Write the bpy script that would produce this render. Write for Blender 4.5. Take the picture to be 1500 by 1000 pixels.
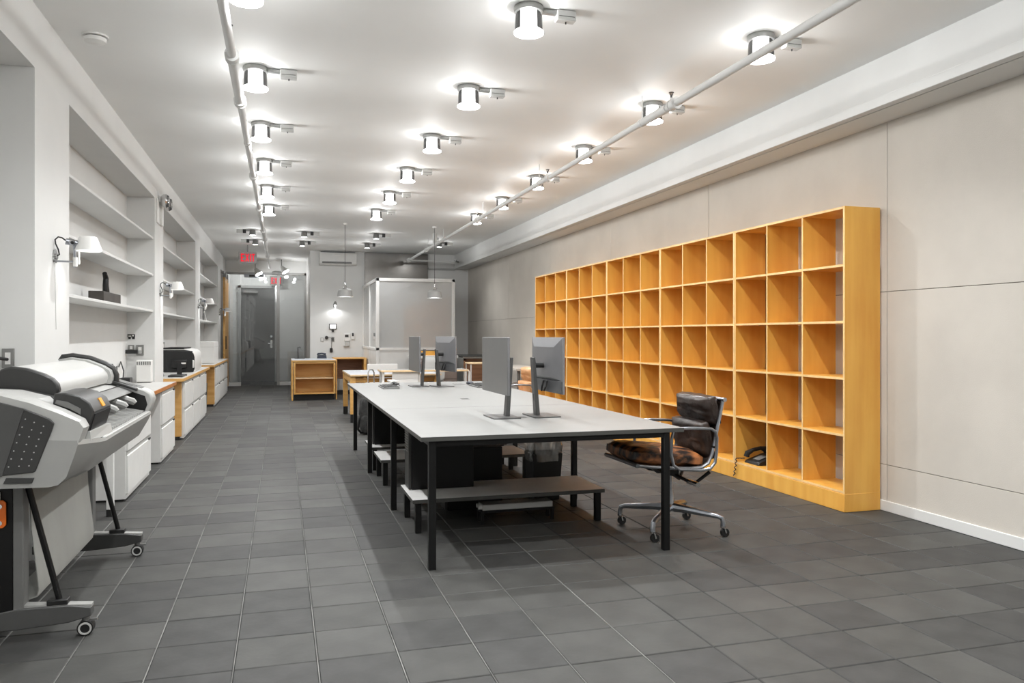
import bpy, bmesh, math, random
from mathutils import Vector, Matrix, noise
random.seed(7)
for o in list(bpy.data.objects): bpy.data.objects.remove(o)
SC = bpy.context.scene
COL = SC.collection
R = math.radians

# ------------------------------------------------------------------ camera, world, exposure
cam_d = bpy.data.cameras.new('camera'); cam = bpy.data.objects.new('camera', cam_d); COL.objects.link(cam)
cam_d.sensor_width = 36; cam_d.lens = 36 * 1149.5 / 1500
cam_d.shift_y = -(500 - 490.7) / 1500
cam_d.clip_start = .05
cam.location = (0, 0, 1.275); cam.rotation_euler = (R(90), 0, -.28562)
SC.camera = cam
vs = SC.view_settings
vs.view_transform = 'Standard'; vs.look = 'None'; vs.gamma = 1; vs.exposure = 0.0; vs.use_curve_mapping = False
W = bpy.data.worlds.new('world'); SC.world = W; W.use_nodes = True
W.node_tree.nodes['Background'].inputs[0].default_value = (.95, .97, 1, 1)
W.node_tree.nodes['Background'].inputs[1].default_value = .6
E_DOWN, E_SIDE, E_GLASS, E_SPOT, E_WALL, E_PEND = 78., 7.5, 4.6, 58., 3.2, 18.

# ------------------------------------------------------------------ materials
def lin(c):
    if isinstance(c, str): c = tuple(int(c[i:i+2], 16) for i in (0, 2, 4))
    return tuple(((x/255)/12.92 if x/255 <= .04045 else ((x/255+.055)/1.055)**2.4) for x in c) + (1,)
MATS = {}
def mat(name, col, rough=.5, metal=0, var=.06, scale=8, stretch=(1, 1, 1), bump=0, bscale=60, emit=0, col2=None, spec=.5, coat=0, detail=4, c2lo=.35, c2hi=.65):
    m = bpy.data.materials.new(name); m.use_nodes = True
    nt = m.node_tree; b = nt.nodes['Principled BSDF']
    base = lin(col)
    tc = nt.nodes.new('ShaderNodeTexCoord'); mp = nt.nodes.new('ShaderNodeMapping')
    mp.inputs['Scale'].default_value = stretch
    nt.links.new(tc.outputs['Object'], mp.inputs[0])
    n = nt.nodes.new('ShaderNodeTexNoise'); n.inputs['Scale'].default_value = scale; n.inputs['Detail'].default_value = detail
    nt.links.new(mp.outputs[0], n.inputs['Vector'])
    r = nt.nodes.new('ShaderNodeValToRGB')
    r.color_ramp.elements[0].position = c2lo; r.color_ramp.elements[1].position = c2hi
    if col2 is None:
        r.color_ramp.elements[0].color = tuple(x*(1-var) for x in base[:3])+(1,)
        r.color_ramp.elements[1].color = tuple(min(1, x*(1+var)) for x in base[:3])+(1,)
    else:
        r.color_ramp.elements[0].color = base; r.color_ramp.elements[1].color = lin(col2)
    nt.links.new(n.outputs['Fac'], r.inputs[0]); nt.links.new(r.outputs[0], b.inputs['Base Color'])
    b.inputs['Roughness'].default_value = rough; b.inputs['Metallic'].default_value = metal
    b.inputs['Specular IOR Level'].default_value = spec; b.inputs['Coat Weight'].default_value = coat
    if emit:
        b.inputs['Emission Color'].default_value = base; b.inputs['Emission Strength'].default_value = emit
    if bump:
        n2 = nt.nodes.new('ShaderNodeTexNoise'); n2.inputs['Scale'].default_value = bscale; n2.inputs['Detail'].default_value = 3
        nt.links.new(mp.outputs[0], n2.inputs['Vector'])
        bp = nt.nodes.new('ShaderNodeBump'); bp.inputs['Strength'].default_value = bump; bp.inputs['Distance'].default_value = .01
        nt.links.new(n2.outputs['Fac'], bp.inputs['Height']); nt.links.new(bp.outputs[0], b.inputs['Normal'])
    MATS[name] = m; return m
def glassmat(name, tint, refl=.1, rough=.02, diff=0):
    m = bpy.data.materials.new(name); m.use_nodes = True; nt = m.node_tree
    nt.nodes.remove(nt.nodes['Principled BSDF']); out = nt.nodes['Material Output']
    t = nt.nodes.new('ShaderNodeBsdfTransparent'); t.inputs[0].default_value = lin(tint)
    g = nt.nodes.new('ShaderNodeBsdfGlossy'); g.inputs['Roughness'].default_value = rough; g.inputs[0].default_value = (1, 1, 1, 1)
    lw = nt.nodes.new('ShaderNodeFresnel'); lw.inputs[0].default_value = 1.45
    ad = nt.nodes.new('ShaderNodeMath'); ad.operation = 'ADD'; ad.inputs[1].default_value = refl; ad.use_clamp = True
    nt.links.new(lw.outputs[0], ad.inputs[0])
    mx = nt.nodes.new('ShaderNodeMixShader'); nt.links.new(ad.outputs[0], mx.inputs[0])
    src = t
    if diff:
        d = nt.nodes.new('ShaderNodeBsdfDiffuse'); d.inputs[0].default_value = lin(tint)
        m2 = nt.nodes.new('ShaderNodeMixShader'); m2.inputs[0].default_value = diff
        nt.links.new(t.outputs[0], m2.inputs[1]); nt.links.new(d.outputs[0], m2.inputs[2]); src = m2
    nt.links.new(src.outputs[0], mx.inputs[1]); nt.links.new(g.outputs[0], mx.inputs[2])
    nt.links.new(mx.outputs[0], out.inputs[0]); MATS[name] = m
def emitmat(name, col, s):
    m = bpy.data.materials.new(name); m.use_nodes = True; nt = m.node_tree
    b = nt.nodes['Principled BSDF']; b.inputs['Base Color'].default_value = lin(col)
    b.inputs['Emission Color'].default_value = lin(col); b.inputs['Emission Strength'].default_value = s; MATS[name] = m

mat('white_paint', 'dddddb', .6, var=.015, scale=3, bump=.04, bscale=40)
mat('ceiling_paint', 'f0f0ee', .7, var=.012, scale=2)
mat('tile_a', '424240', .58, var=.16, scale=5, bump=.08, bscale=35, spec=.3, detail=6)
mat('tile_b', '3c3c3b', .6, var=.18, scale=6, bump=.08, bscale=35, spec=.3, detail=6)
mat('tile_c', '464644', .56, var=.16, scale=4, bump=.08, bscale=35, spec=.3, detail=6)
mat('grout', '262625', .9, var=.2, scale=20)
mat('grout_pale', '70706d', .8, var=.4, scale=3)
mat('fibreboard', 'cdc7be', .95, var=.035, scale=2.5, stretch=(1, 1, 1), bump=.12, bscale=160, spec=.15, detail=8)
mat('fibre_gap', '6e675f', .95)
mat('birch', 'e0a044', .42, col2='edb555', scale=3.2, stretch=(3, 3, .35), bump=.03, bscale=30, coat=.15, detail=7)
mat('birch_edge', 'eec88c', .5, var=.1, scale=10)
mat('oak', 'cf9a52', .45, col2='deb06c', scale=4, stretch=(.5, 4, 4), detail=6)
mat('oak_pale', 'e3c69c', .5, var=.08, scale=5)
mat('walnut', '7a5238', .5, col2='92684a', scale=5, stretch=(.5, 4, 4), detail=6)
mat('orange_edge', 'b8763c', .45, var=.15, scale=6)
mat('laminate_white', '878785', .42, spec=.35, var=.02, scale=3, stretch=(.4, 4, 1))
mat('worktop_white', 'c4c3c0', .42, var=.02, scale=3)
mat('laminate_grey', 'a9acb0', .4, var=.04, scale=3)
mat('edge_grey', '474744', .45, var=.06, scale=6)
mat('black_metal', '101010', .42, var=.1, spec=.3)
mat('stand_grey', '5c5c5b', .4, metal=.5, var=.05)
mat('black_plastic', '191919', .45, var=.12)
mat('dark_plastic', '343433', .4, var=.06)
mat('matte_grey', 'a2a2a0', .55, var=.03)
mat('bench_white', 'e2e1df', .45, var=.03)
mat('plotter_white', 'c2c2bf', .38, var=.02)
mat('plotter_pale', 'b2b2af', .38, var=.02)
mat('plotter_grey', '9b9b98', .42, var=.02)
mat('mid_dark', '4a4a49', .45, var=.05)
mat('mid_plastic', '6f6f6d', .45, var=.05)
mat('grey_plastic', 'b9b9b6', .4, var=.02)
mat('pale_plastic', 'd8d7d4', .38, var=.02)
mat('white_plastic', 'e6e5e2', .4, var=.015)
mat('cabinet_white', 'dededb', .42, var=.02)
mat('gap_dark', '232322', .8)
mat('chrome', 'cfcfcf', .18, metal=1, var=.03)
mat('aluminium', 'a9acb2', .3, metal=1, var=.1, scale=12)
mat('steel_brushed', '6c6a67', .24, metal=1, var=.1, scale=2, stretch=(1.5, 1, .6))
mat('steel_grey', '8d8d8b', .38, metal=.8, var=.08)
mat('screen_grey', '6c6c6b', .35, var=.03, spec=.5)
mat('monitor_back', '7e7e80', .4, metal=.35, var=.04)
mat('monitor_low', '4a4b4d', .45, var=.05)
mat('door_grey', '646463', .42, var=.08, scale=3)
mat('frame_grey', 'a5a5a3', .5, var=.04)
mat('leather_dark', '1b1412', .3, col2='33261f', scale=6, bump=.35, bscale=22, detail=6)
mat('leather_worn', '1a100d', .34, col2='a5683c', scale=9, stretch=(1, 2.2, 1), bump=.35, bscale=22, detail=8, c2lo=.43, c2hi=.62)
mat('leather_tan', 'b98657', .45, col2='cb9a6c', scale=6, bump=.25, bscale=22)
mat('fabric_dark', '2f2f2e', .85, var=.25, scale=20, bump=.3, bscale=80)
mat('paper_grey', '9a9a95', .9, var=.05, scale=5, stretch=(1, 1, .4))
mat('orange_plastic', 'f0751c', .4)
mat('amber', 'f0a020', .4)
mat('wood_dark', '403c38', .6, var=.2, scale=6)
mat('drawer_brown', '8b7c74', .5, var=.05)
mat('blue_black', '242a38', .4)
emitmat('red_lit', 'd8062a', .75)
mat('sign_grey', '8f8f8d', .5)
emitmat('lamp_lens', 'ffffff', 9)
emitmat('lamp_small', 'ffffff', 5)
emitmat('screen_lit', 'ffffff', 1.2)
glassmat('glass_clear', 'f4f5f5', .02)
glassmat('glass_jar', 'f8f8f8', .0, diff=.1)
glassmat('glass_office', 'dededd', .04, diff=.6)
glassmat('glass_smoke', '8c8c8a', .05)
glassmat('plastic_film', 'dcdcda', .12, rough=.2, diff=.25)

# ------------------------------------------------------------------ geometry builder
class G:
    def __init__(s): s.v = []; s.f = []
    def add(s, vs, fs):
        n = len(s.v); s.v += [Vector(p) for p in vs]; s.f += [tuple(i+n for i in f) for f in fs]; return s
    def box(s, x0, x1, y0, y1, z0, z1):
        return s.add([(x0,y0,z0),(x1,y0,z0),(x1,y1,z0),(x0,y1,z0),(x0,y0,z1),(x1,y0,z1),(x1,y1,z1),(x0,y1,z1)],
                     [(0,3,2,1),(4,5,6,7),(0,1,5,4),(1,2,6,5),(2,3,7,6),(3,0,4,7)])
    def ring(s, p0, p1, r0, r1=None, n=14, caps=True):
        r1 = r0 if r1 is None else r1
        p0, p1 = Vector(p0), Vector(p1); d = (p1-p0).normalized()
        a = d.orthogonal().normalized(); b = d.cross(a)
        vs = [p + (a*math.cos(2*math.pi*i/n)+b*math.sin(2*math.pi*i/n))*r for p, r in ((p0, r0), (p1, r1)) for i in range(n)]
        fs = [(i, (i+1) % n, n+(i+1) % n, n+i) for i in range(n)]
        if caps: fs += [tuple(range(n-1, -1, -1)), tuple(range(n, 2*n))]
        return s.add(vs, fs)
    def tube(s, pts, r, n=10, closed=False):
        pts = [Vector(p) for p in pts]; m = len(pts); rings = []
        rr = r if isinstance(r, (list, tuple)) else [r]*m
        prev = None
        for i, p in enumerate(pts):
            if closed: t = pts[(i+1) % m]-pts[i-1]
            else: t = pts[min(i+1, m-1)]-pts[max(i-1, 0)]
            t.normalize()
            a = (prev - t*prev.dot(t)).normalized() if prev is not None and (prev - t*prev.dot(t)).length > 1e-5 else t.orthogonal().normalized()
            prev = a; b = t.cross(a)
            rings.append([p+(a*math.cos(2*math.pi*k/n)+b*math.sin(2*math.pi*k/n))*rr[i] for k in range(n)])
        vs = [q for g in rings for q in g]; fs = []
        for i in range(m if closed else m-1):
            j = (i+1) % m
            fs += [(i*n+k, i*n+(k+1) % n, j*n+(k+1) % n, j*n+k) for k in range(n)]
        if not closed: fs += [tuple(range(n-1, -1, -1)), tuple(range((m-1)*n, m*n))]
        return s.add(vs, fs)
    def lathe(s, prof, c, n=24, axis='z', caps=True):
        vs = []; fs = []; m = len(prof)
        for r, h in prof:
            for k in range(n):
                a = 2*math.pi*k/n
                p = {'z': (r*math.cos(a), r*math.sin(a), h), 'x': (h, r*math.cos(a), r*math.sin(a)), 'y': (r*math.sin(a), h, r*math.cos(a))}[axis]
                vs.append(Vector(c)+Vector(p))
        for i in range(m-1):
            fs += [(i*n+k, i*n+(k+1) % n, (i+1)*n+(k+1) % n, (i+1)*n+k) for k in range(n)]
        if caps and prof[0][0] > 1e-4: fs.append(tuple(range(n-1, -1, -1)))
        if caps and prof[-1][0] > 1e-4: fs.append(tuple(range((m-1)*n, m*n)))
        return s.add(vs, fs)
    def loft(s, secs, caps=True):
        n = len(secs[0]); vs = [Vector(p) for sec in secs for p in sec]; fs = []
        for i in range(len(secs)-1):
            fs += [(i*n+k, i*n+(k+1) % n, (i+1)*n+(k+1) % n, (i+1)*n+k) for k in range(n)]
        if caps: fs += [tuple(range(n-1, -1, -1)), tuple(range((len(secs)-1)*n, len(secs)*n))]
        return s.add(vs, fs)
    def prism_y(s, prof, y0, y1): return s.loft([[(x, y0, z) for x, z in prof], [(x, y1, z) for x, z in prof]])
    def prism_x(s, prof, x0, x1): return s.loft([[(x0, y, z) for y, z in prof], [(x1, y, z) for y, z in prof]])
    def prism_z(s, prof, z0, z1): return s.loft([[(x, y, z0) for x, y in prof], [(x, y, z1) for x, y in prof]])
    def cushion(s, sx, sy, sz, M, n=10, k=.5, wr=.004, seed=0):
        vs = []; idx = {}; fs = []
        def put(p):
            key = tuple(round(q, 4) for q in p)
            if key not in idx:
                q = Vector(p)
                e = lambda t: math.copysign(abs(t)**.75, t)
                fall = max(0, 1-abs(q.x)**4)*max(0, 1-abs(q.y)**4)
                z = q.z*(.35+.65*fall**k)
                w = Vector((q.x*sx*(1-.05*abs(q.y)**3), q.y*sy*(1-.05*abs(q.x)**3), z*sz))
                w += Vector((0, 0, wr*noise.noise(Vector((q.x*3+seed, q.y*3, q.z*2)))*3))
                idx[key] = len(vs); vs.append(M @ w)
            return idx[key]
        for ax in range(3):
            for sg in (-1, 1):
                for i in range(n):
                    for j in range(n):
                        q = []
                        for (a, b) in ((i, j), (i+1, j), (i+1, j+1), (i, j+1)):
                            u, v = 2*a/n-1, 2*b/n-1
                            p = [0, 0, 0]; p[ax] = sg; p[(ax+1) % 3] = u; p[(ax+2) % 3] = v; q.append(put(p))
                        fs.append(tuple(q if sg > 0 else q[::-1]))
        return s.add(vs, fs)
    def xf(s, M):
        s.v = [M @ p for p in s.v]; return s

ROOT = {}
def obj(name, g, m, parent=None, bevel=0, smooth=True, seg=2, angle=35, matfn=None):
    me = bpy.data.meshes.new(name)
    if parent is None:
        xs = [p.x for p in g.v]; ys = [p.y for p in g.v]; zs = [p.z for p in g.v]
        org = Vector(((min(xs)+max(xs))/2, (min(ys)+max(ys))/2, min(zs)))
    else: org = ROOT[parent.as_pointer()]
    me.from_pydata([tuple(p-org) for p in g.v], [], g.f)
    bm = bmesh.new(); bm.from_mesh(me); bmesh.ops.recalc_face_normals(bm, faces=bm.faces); bm.to_mesh(me); bm.free()
    ms = m if isinstance(m, (list, tuple)) else [m]
    for q in ms: me.materials.append(MATS[q])
    if matfn:
        for p in me.polygons: p.material_index = matfn(p.normal, p.center+org)
    if smooth:
        me.polygons.foreach_set('use_smooth', [True]*len(me.polygons)); me.set_sharp_from_angle(angle=R(angle))
    o = bpy.data.objects.new(name, me); COL.objects.link(o)
    if parent is None: o.location = org
    else: o.parent = parent
    ROOT[o.as_pointer()] = org
    if bevel:
        b = o.modifiers.new('bevel', 'BEVEL'); b.width = bevel; b.segments = seg; b.limit_method = 'ANGLE'; b.angle_limit = R(40)
    return o
def tag(o, label, cat, group=None):
    o['label'] = label; o['category'] = cat
    if group: o['group'] = group
    return o
def thing(name, label, cat, loc=(0, 0, 0), group=None):
    o = bpy.data.objects.new(name, None); COL.objects.link(o); o.location = loc; o.empty_display_size = .1
    ROOT[o.as_pointer()] = Vector(loc); return tag(o, label, cat, group)
def struct(o, label=None):
    o['kind'] = 'structure'
    if label: o['label'] = label
    return o
def dup(root, loc, rotz=0, label=None, group=None):
    r = root.copy(); COL.objects.link(r); r.location = loc; r.rotation_euler = (0, 0, rotz)
    if label: r['label'] = label
    if group: r['group'] = group
    for ch in list(root.children):
        c = ch.copy(); COL.objects.link(c); c.parent = r
        for d in list(ch.children):
            e = d.copy(); COL.objects.link(e); e.parent = c
    return r
def light(kind, loc, energy, radius=.05, parent=None, rot=None, size=R(150), blend=.4, col=(.985, .995, 1)):
    l = bpy.data.lights.new('light', kind); l.energy = energy; l.color = col; l.shadow_soft_size = radius
    if kind == 'SPOT': l.spot_size = size; l.spot_blend = blend
    o = bpy.data.objects.new('lamp_light', l); COL.objects.link(o)
    if parent is not None:
        o.parent = parent; o.location = Vector(loc)-ROOT[parent.as_pointer()]
    else: o.location = loc
    if rot: o.rotation_euler = rot
    return o

# ================================================================== SETTING
CZ, XL, XR, NB = 3.15, -1.34, 4.21, -1.62
YF = -3.0            # street end, behind the camera
T = .3125
OX, OY = .4338*T, 12.1276*T

# floor
floor = struct(obj('floor', G().box(-1.72, 4.35, YF-.1, 23.2, -.08, -.004), 'grout', smooth=False), 'dark grout bed under square charcoal floor tiles')
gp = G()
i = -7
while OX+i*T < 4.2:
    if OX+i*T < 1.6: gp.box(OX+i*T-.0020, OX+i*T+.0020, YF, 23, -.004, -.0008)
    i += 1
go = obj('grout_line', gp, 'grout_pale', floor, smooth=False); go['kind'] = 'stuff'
def tile_g(cx, cy, dz=0):
    a = T/2-.0030; c = .003; z = dz
    return [(cx-a,cy-a,-.006),(cx+a,cy-a,-.006),(cx+a,cy+a,-.006),(cx-a,cy+a,-.006),
            (cx-a,cy-a,z-c),(cx+a,cy-a,z-c),(cx+a,cy+a,z-c),(cx-a,cy+a,z-c),
            (cx-a+c,cy-a+c,z),(cx+a-c,cy-a+c,z),(cx+a-c,cy+a-c,z),(cx-a+c,cy+a-c,z)], \
           [(0,1,5,4),(1,2,6,5),(2,3,7,6),(3,0,4,7),(4,5,9,8),(5,6,10,9),(6,7,11,10),(7,4,8,11),(8,9,10,11)]
def proj(x, y, z=0):
    s, c = math.sin(.28562), math.cos(.28562)
    F = x*s+y*c
    return (750+1149.5*(x*c-y*s)/F, 490.7+1149.5*(1.275-z)/F, F) if F > .2 else (0, 0, -1)
cells = []
for i in range(-7, 14):
    for j in range(-60, 26):
        cx, cy = OX+(i+.5)*T, OY-(j+.5)*T
        if cx < -1.72 or cx > 4.3 or cy < YF or cy > 22.9: continue
        u, v, F = proj(cx, cy)
        vis = F > 0 and -90 < u < 1590 and v < 1090
        hid = (cx < -1.18 and cy > 6.3)
        cells.append((-(1/F) if vis and not hid else 9, cx, cy))
cells.sort()
tm = []
for q in 'abc':
    me = bpy.data.meshes.new('floor_tile'); vs_, fs_ = tile_g(0, 0); me.from_pydata(vs_, [], fs_); me.materials.append(MATS['tile_'+q]); tm.append(me)
forg = ROOT[floor.as_pointer()]
for k, (d, cx, cy) in enumerate(cells[:300]):
    o = bpy.data.objects.new('floor_tile', random.choice(tm)); COL.objects.link(o); o.parent = floor
    o.location = Vector((cx, cy, random.uniform(-.0006, .0006)))-forg; o.rotation_euler = (random.gauss(0, .0012), random.gauss(0, .0012), random.choice((0, 1, 2, 3))*math.pi/2)
rest = [G(), G(), G()]
for d, cx, cy in cells[300:]:
    rest[random.randrange(3)].add(*tile_g(cx, cy, random.uniform(-.0006, .0006)))
g = G(); mi = []
for q in range(3):
    g.add(rest[q].v, rest[q].f); mi += [q]*len(rest[q].f)
o = obj('floor_tile_field', g, ['tile_a', 'tile_b', 'tile_c'], floor, smooth=False); o['kind'] = 'stuff'
o.data.polygons.foreach_set('material_index', mi)

# ceiling
struct(obj('ceiling', G().box(-1.72, 4.35, YF-.1, 23.2, CZ, CZ+.1), 'ceiling_paint', smooth=False))
# left wall with shelf recesses
struct(obj('wall_left', G().box(-1.80, NB, YF, 23.2, 0, CZ), 'white_paint', smooth=False), 'white wall at the back of the deep shelf recesses')
for y0, y1 in ((-3, -2.4), (.74, 1.4), (5.02, 5.77), (9.4, 10.05), (13.65, 14.4), (18.3, 19.15), (20.75, 22.6)):
    struct(obj('wall_pillar', G().box(NB, XL, y0, y1, 0, 2.79), 'white_paint', smooth=False), 'plain white pillar between wall recesses')
struct(obj('wall_beam', G().box(NB, XL, YF, 22.6, 2.79, CZ), 'white_paint', smooth=False), 'white beam above the wall recesses')
# right wall, pinboard sheets
wr = struct(obj('wall_right', G().box(XR+.013, XR+.2, YF, 18.3, 0, CZ), 'fibre_gap', smooth=False), 'wall faced with beige fibreboard sheets')
ys = [-.3, 2.19, 4.69, 7.17, 9.66, 12.1, 14.57, 17.05, 18.15]; ys = [YF] + ys
for a, b in zip(ys[:-1], ys[1:]):
    for z0, z1 in ((.07, .335), (.335, 1.59), (1.59, 2.83)):
        t = random.uniform(-.0015, .0015)
        obj('fibreboard_sheet', G().box(XR+t, XR+.014, a+.0025, b-.0025, z0+.002, z1-.002), 'fibreboard', wr, bevel=.0015, seg=1, smooth=False)
struct(obj('baseboard_right', G().box(XR-.012, XR+.014, YF, 18.0, 0, .075), 'white_paint', bevel=.003), 'low white skirting under the fibreboard wall')
# ceiling-edge boxing over the right wall
g = G().box(3.88, XR+.014, YF, 17.98, 2.835, CZ)
so = struct(obj('trim_1', g, 'white_paint', smooth=False), 'white boxed bulkhead running along the top of the fibreboard wall')
obj('ledge', G().box(3.862, 3.93, YF, 17.98, 2.815, 2.882), 'white_paint', so, bevel=.004)
obj('underside_panel', G().box(3.945, XR, YF, 17.98, 2.818, 2.836), 'white_paint', so, smooth=False)
obj('light_slot', G().box(3.928, 3.946, YF, 17.98, 2.828, 2.836), 'mid_plastic', so, smooth=False)
# back walls
struct(obj('wall_back', G().box(.61, 4.35, 18.0, 20.8, 0, CZ), 'white_paint', smooth=False), 'white end wall with air conditioner and wall lamp')
struct(obj('wall_header', G().box(-1.62, .61, 20.8, 20.95, 2.86, CZ), 'white_paint', smooth=False), 'white header above the glass entrance screen')
struct(obj('wall_vestibule', G().box(-1.72, -1.08, 22.6, 23.1, 0, CZ).box(-.16, .75, 22.6, 23.1, 0, CZ).box(-1.08, -.16, 22.6, 23.1, 2.57, CZ).box(.61, .75, 20.8, 22.6, 0, CZ), 'white_paint', smooth=False), 'pale vestibule wall around the grey steel door')
struct(obj('trim_2', G().box(3.25, 3.88, 17.9, 18.0, 2.79, 2.83).box(3.25, 3.88, 17.95, 18.0, 2.28, 2.30), 'frame_grey', bevel=.004), 'thin ledge on the end wall beside the steel panel')
# street-end wall behind the camera
struct(obj('wall_front', G().box(-1.72, 4.35, YF-.12, YF, 0, CZ), 'white_paint', smooth=False), 'plain white wall at the street end')

# steel door
dr = struct(obj('door_1', G().box(-1.06, -.18, 22.55, 22.6, .01, 2.55), 'door_grey', bevel=.003), 'dark grey steel door behind the glass screen')
obj('door_frame', G().box(-1.14, -1.06, 22.52, 22.62, 0, 2.63).box(-.18, -.10, 22.52, 22.62, 0, 2.63).box(-1.14, -.10, 22.52, 22.62, 2.555, 2.63), 'frame_grey', dr, bevel=.004)
obj('handle', G().box(-.30, -.24, 22.52, 22.55, .93, 1.13).ring((-.27, 22.50, 1.05), (-.27, 22.56, 1.05), .022).ring((-.36, 22.49, 1.05), (-.27, 22.49, 1.05), .011), 'chrome', dr)
obj('deadbolt', G().ring((-.27, 22.52, 1.24), (-.27, 22.56, 1.24), .03), 'chrome', dr)
for z in (.3, .95, 1.65, 2.3): obj('hinge', G().ring((-1.05, 22.545, z-.06), (-1.05, 22.545, z+.06), .013), 'steel_grey', dr)
obj('door_closer', G().box(-1.0, -.62, 22.46, 22.54, 2.42, 2.48), 'steel_grey', dr, bevel=.005)
t = thing('vestibule_fill_light', 'added flush round fill light, out of view, above the grey steel door vestibule', 'ceiling light', (-.6, 21.7, CZ))  # added lamp, unseen behind the header, brightens the space behind the glass
obj('rim', G().lathe([(0,CZ),(.15,CZ),(.15,CZ-.03),(.13,CZ-.04),(0,CZ-.04)], (-.6, 21.7, 0), 24), 'white_plastic', t)
obj('diffuser', G().lathe([(0,CZ-.04),(.125,CZ-.041),(.09,CZ-.065),(0,CZ-.075)], (-.6, 21.7, 0), 24), 'lamp_small', t)
light('POINT', (-.6, 21.7, CZ-.12), 26., .08, t)
# glass entrance screen
gs = struct(obj('window_1', G().box(-.115, -.045, 20.8, 20.88, 0, 2.86).box(-1.34, .61, 20.8, 20.88, 2.80, 2.86).box(.56, .61, 20.8, 20.88, 0, 2.86), 'frame_grey', bevel=.004), 'glass entrance screen with slim grey post and low sills')
obj('sill', G().box(-1.34, -.98, 20.78, 20.9, 0, .09), 'white_paint', gs, bevel=.004)
obj('sill', G().box(-.045, .56, 20.78, 20.9, 0, .09), 'white_paint', gs, bevel=.004)
obj('pane', G().box(-1.34, -.99, 20.835, 20.845, .09, 2.80), 'glass_clear', gs, smooth=False)
obj('pane', G().box(-.045, .56, 20.835, 20.845, .09, 2.80), 'glass_clear', gs, smooth=False)
gd = obj('glass_door_leaf', G().box(-.975, -.125, 20.835, 20.847, .015, 2.78), 'glass_clear', gs, smooth=False)
obj('closer_box', G().box(-.9, -.40, 20.72, 20.83, 2.72, 2.80), 'aluminium', gs, bevel=.006)
obj('closer_vent', G().box(-.78, -.43, 20.715, 20.722, 2.735, 2.785), 'gap_dark', gs)
obj('top_bracket', G().box(-.23, .07, 20.7, 20.80, 2.80, 2.88), 'steel_grey', gs, bevel=.01)

# glazed office box
X0, X1, Y0, Y1, BZ = 1.755, 3.31, 15.3, 18.0, 2.385
g = G()
for a, b, c, d in ((X0, X0+.06, Y0, Y0+.06), (X1-.06, X1, Y0, Y0+.06), (X0, X0+.06, Y1-.06, Y1), (X0+.005, X0+.055, 16.6, 16.66), (X1-.06, X1, Y1-.06, Y1)): g.box(a, b, c, d, 0, BZ)
g.box(X0, X1, Y0, Y0+.06, BZ-.06, BZ).box(X0, X0+.06, Y0, Y1, BZ-.06, BZ).box(X1-.06, X1, Y0, Y1, BZ-.06, BZ)
g.box(X0, X1, Y0, Y0+.06, .98, 1.03).box(X0, X0+.06, Y0, Y1, .98, 1.03).box(X1-.06, X1, Y0, Y1, .98, 1.03)
gb = struct(obj('window_2', g, 'white_plastic', bevel=.003), 'white framed glazed office box in front of the end wall')
obj('pane', G().box(X0+.06, X1-.06, Y0+.025, Y0+.035, 1.03, BZ-.06), 'glass_office', gb, smooth=False)
obj('pane', G().box(X0+.025, X0+.035, Y0+.06, 16.6, 1.03, BZ-.06), 'glass_office', gb, smooth=False)
obj('pane', G().box(X0+.025, X0+.035, 16.66, Y1-.06, 1.03, BZ-.06), 'glass_office', gb, smooth=False)
obj('pane', G().box(X1-.035, X1-.025, Y0+.06, Y1-.06, 1.03, BZ-.06), 'glass_office', gb, smooth=False)
obj('lower_panel', G().box(X0+.06, X1-.06, Y0+.015, Y0+.045, .02, .98), 'white_plastic', gb, smooth=False)
obj('lower_panel', G().box(X0+.015, X0+.045, Y0+.06, Y1-.06, .02, .98), 'white_plastic', gb, smooth=False)
obj('lower_panel', G().box(X1-.045, X1-.015, Y0+.06, Y1-.06, .02, .98), 'white_plastic', gb, smooth=False)

# ================================================================== BOOKCASES
U, BX0, BX1 = 1.437, 3.887, 4.195
ZS = [.15, .56, .97, 1.378, 1.788, 2.205]
blabels = ['birch cubby bookcase at the free end of the run, its plain end panel exposed',
           'birch cubby bookcase next to the one with the exposed end panel, phone-free cubbies behind the chair',
           'birch cubby bookcase in the exact middle of the run of five',
           'birch cubby bookcase fourth from the exposed end panel',
           'birch cubby bookcase at the far end of the run, furthest from the exposed end panel']
blabels[1] = 'second birch cubby bookcase from the exposed end panel'
def edge_front(n, c): return 1 if n.x < -.9 else 0
def make_bookcase():
    t = thing('bookcase', blabels[0], 'bookcase', (BX0, 4.742, 0), 'birch bookcases along the fibreboard wall')
    y0 = 4.742; P = .019; w = (U-.004-2*P)/3
    obj('side_panel', G().box(BX0, BX1, y0, y0+P, .13, 2.205), ['birch', 'birch_edge'], t, matfn=edge_front, bevel=.001, seg=1)
    obj('side_panel', G().box(BX0, BX1, y0+U-.004-P, y0+U-.004, .13, 2.205), ['birch', 'birch_edge'], t, matfn=edge_front, bevel=.001, seg=1)
    for k in (1, 2):
        yc = y0+P+w*k
        obj('divider', G().box(BX0+.003, BX1-.002, yc-.008, yc+.008, ZS[0], ZS[-1]-.018), ['birch', 'birch_edge'], t, matfn=edge_front, bevel=.001, seg=1)
    for k, z in enumerate(ZS):
        obj('top_board' if k == 5 else 'shelf', G().box(BX0+(0 if k == 5 else .002), BX1-.002, y0+P, y0+U-.004-P, z-.018, z), ['birch', 'birch_edge'], t, matfn=edge_front, bevel=.001, seg=1)
    obj('plinth', G().box(BX0-.004, BX1, y0-.002, y0+U-.002, 0, .13), 'birch', t, bevel=.002, seg=1)
    return t
bc = make_bookcase()
for k in range(1, 5): dup(bc, (BX0, 4.742+U*k, 0), 0, blabels[k])

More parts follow.
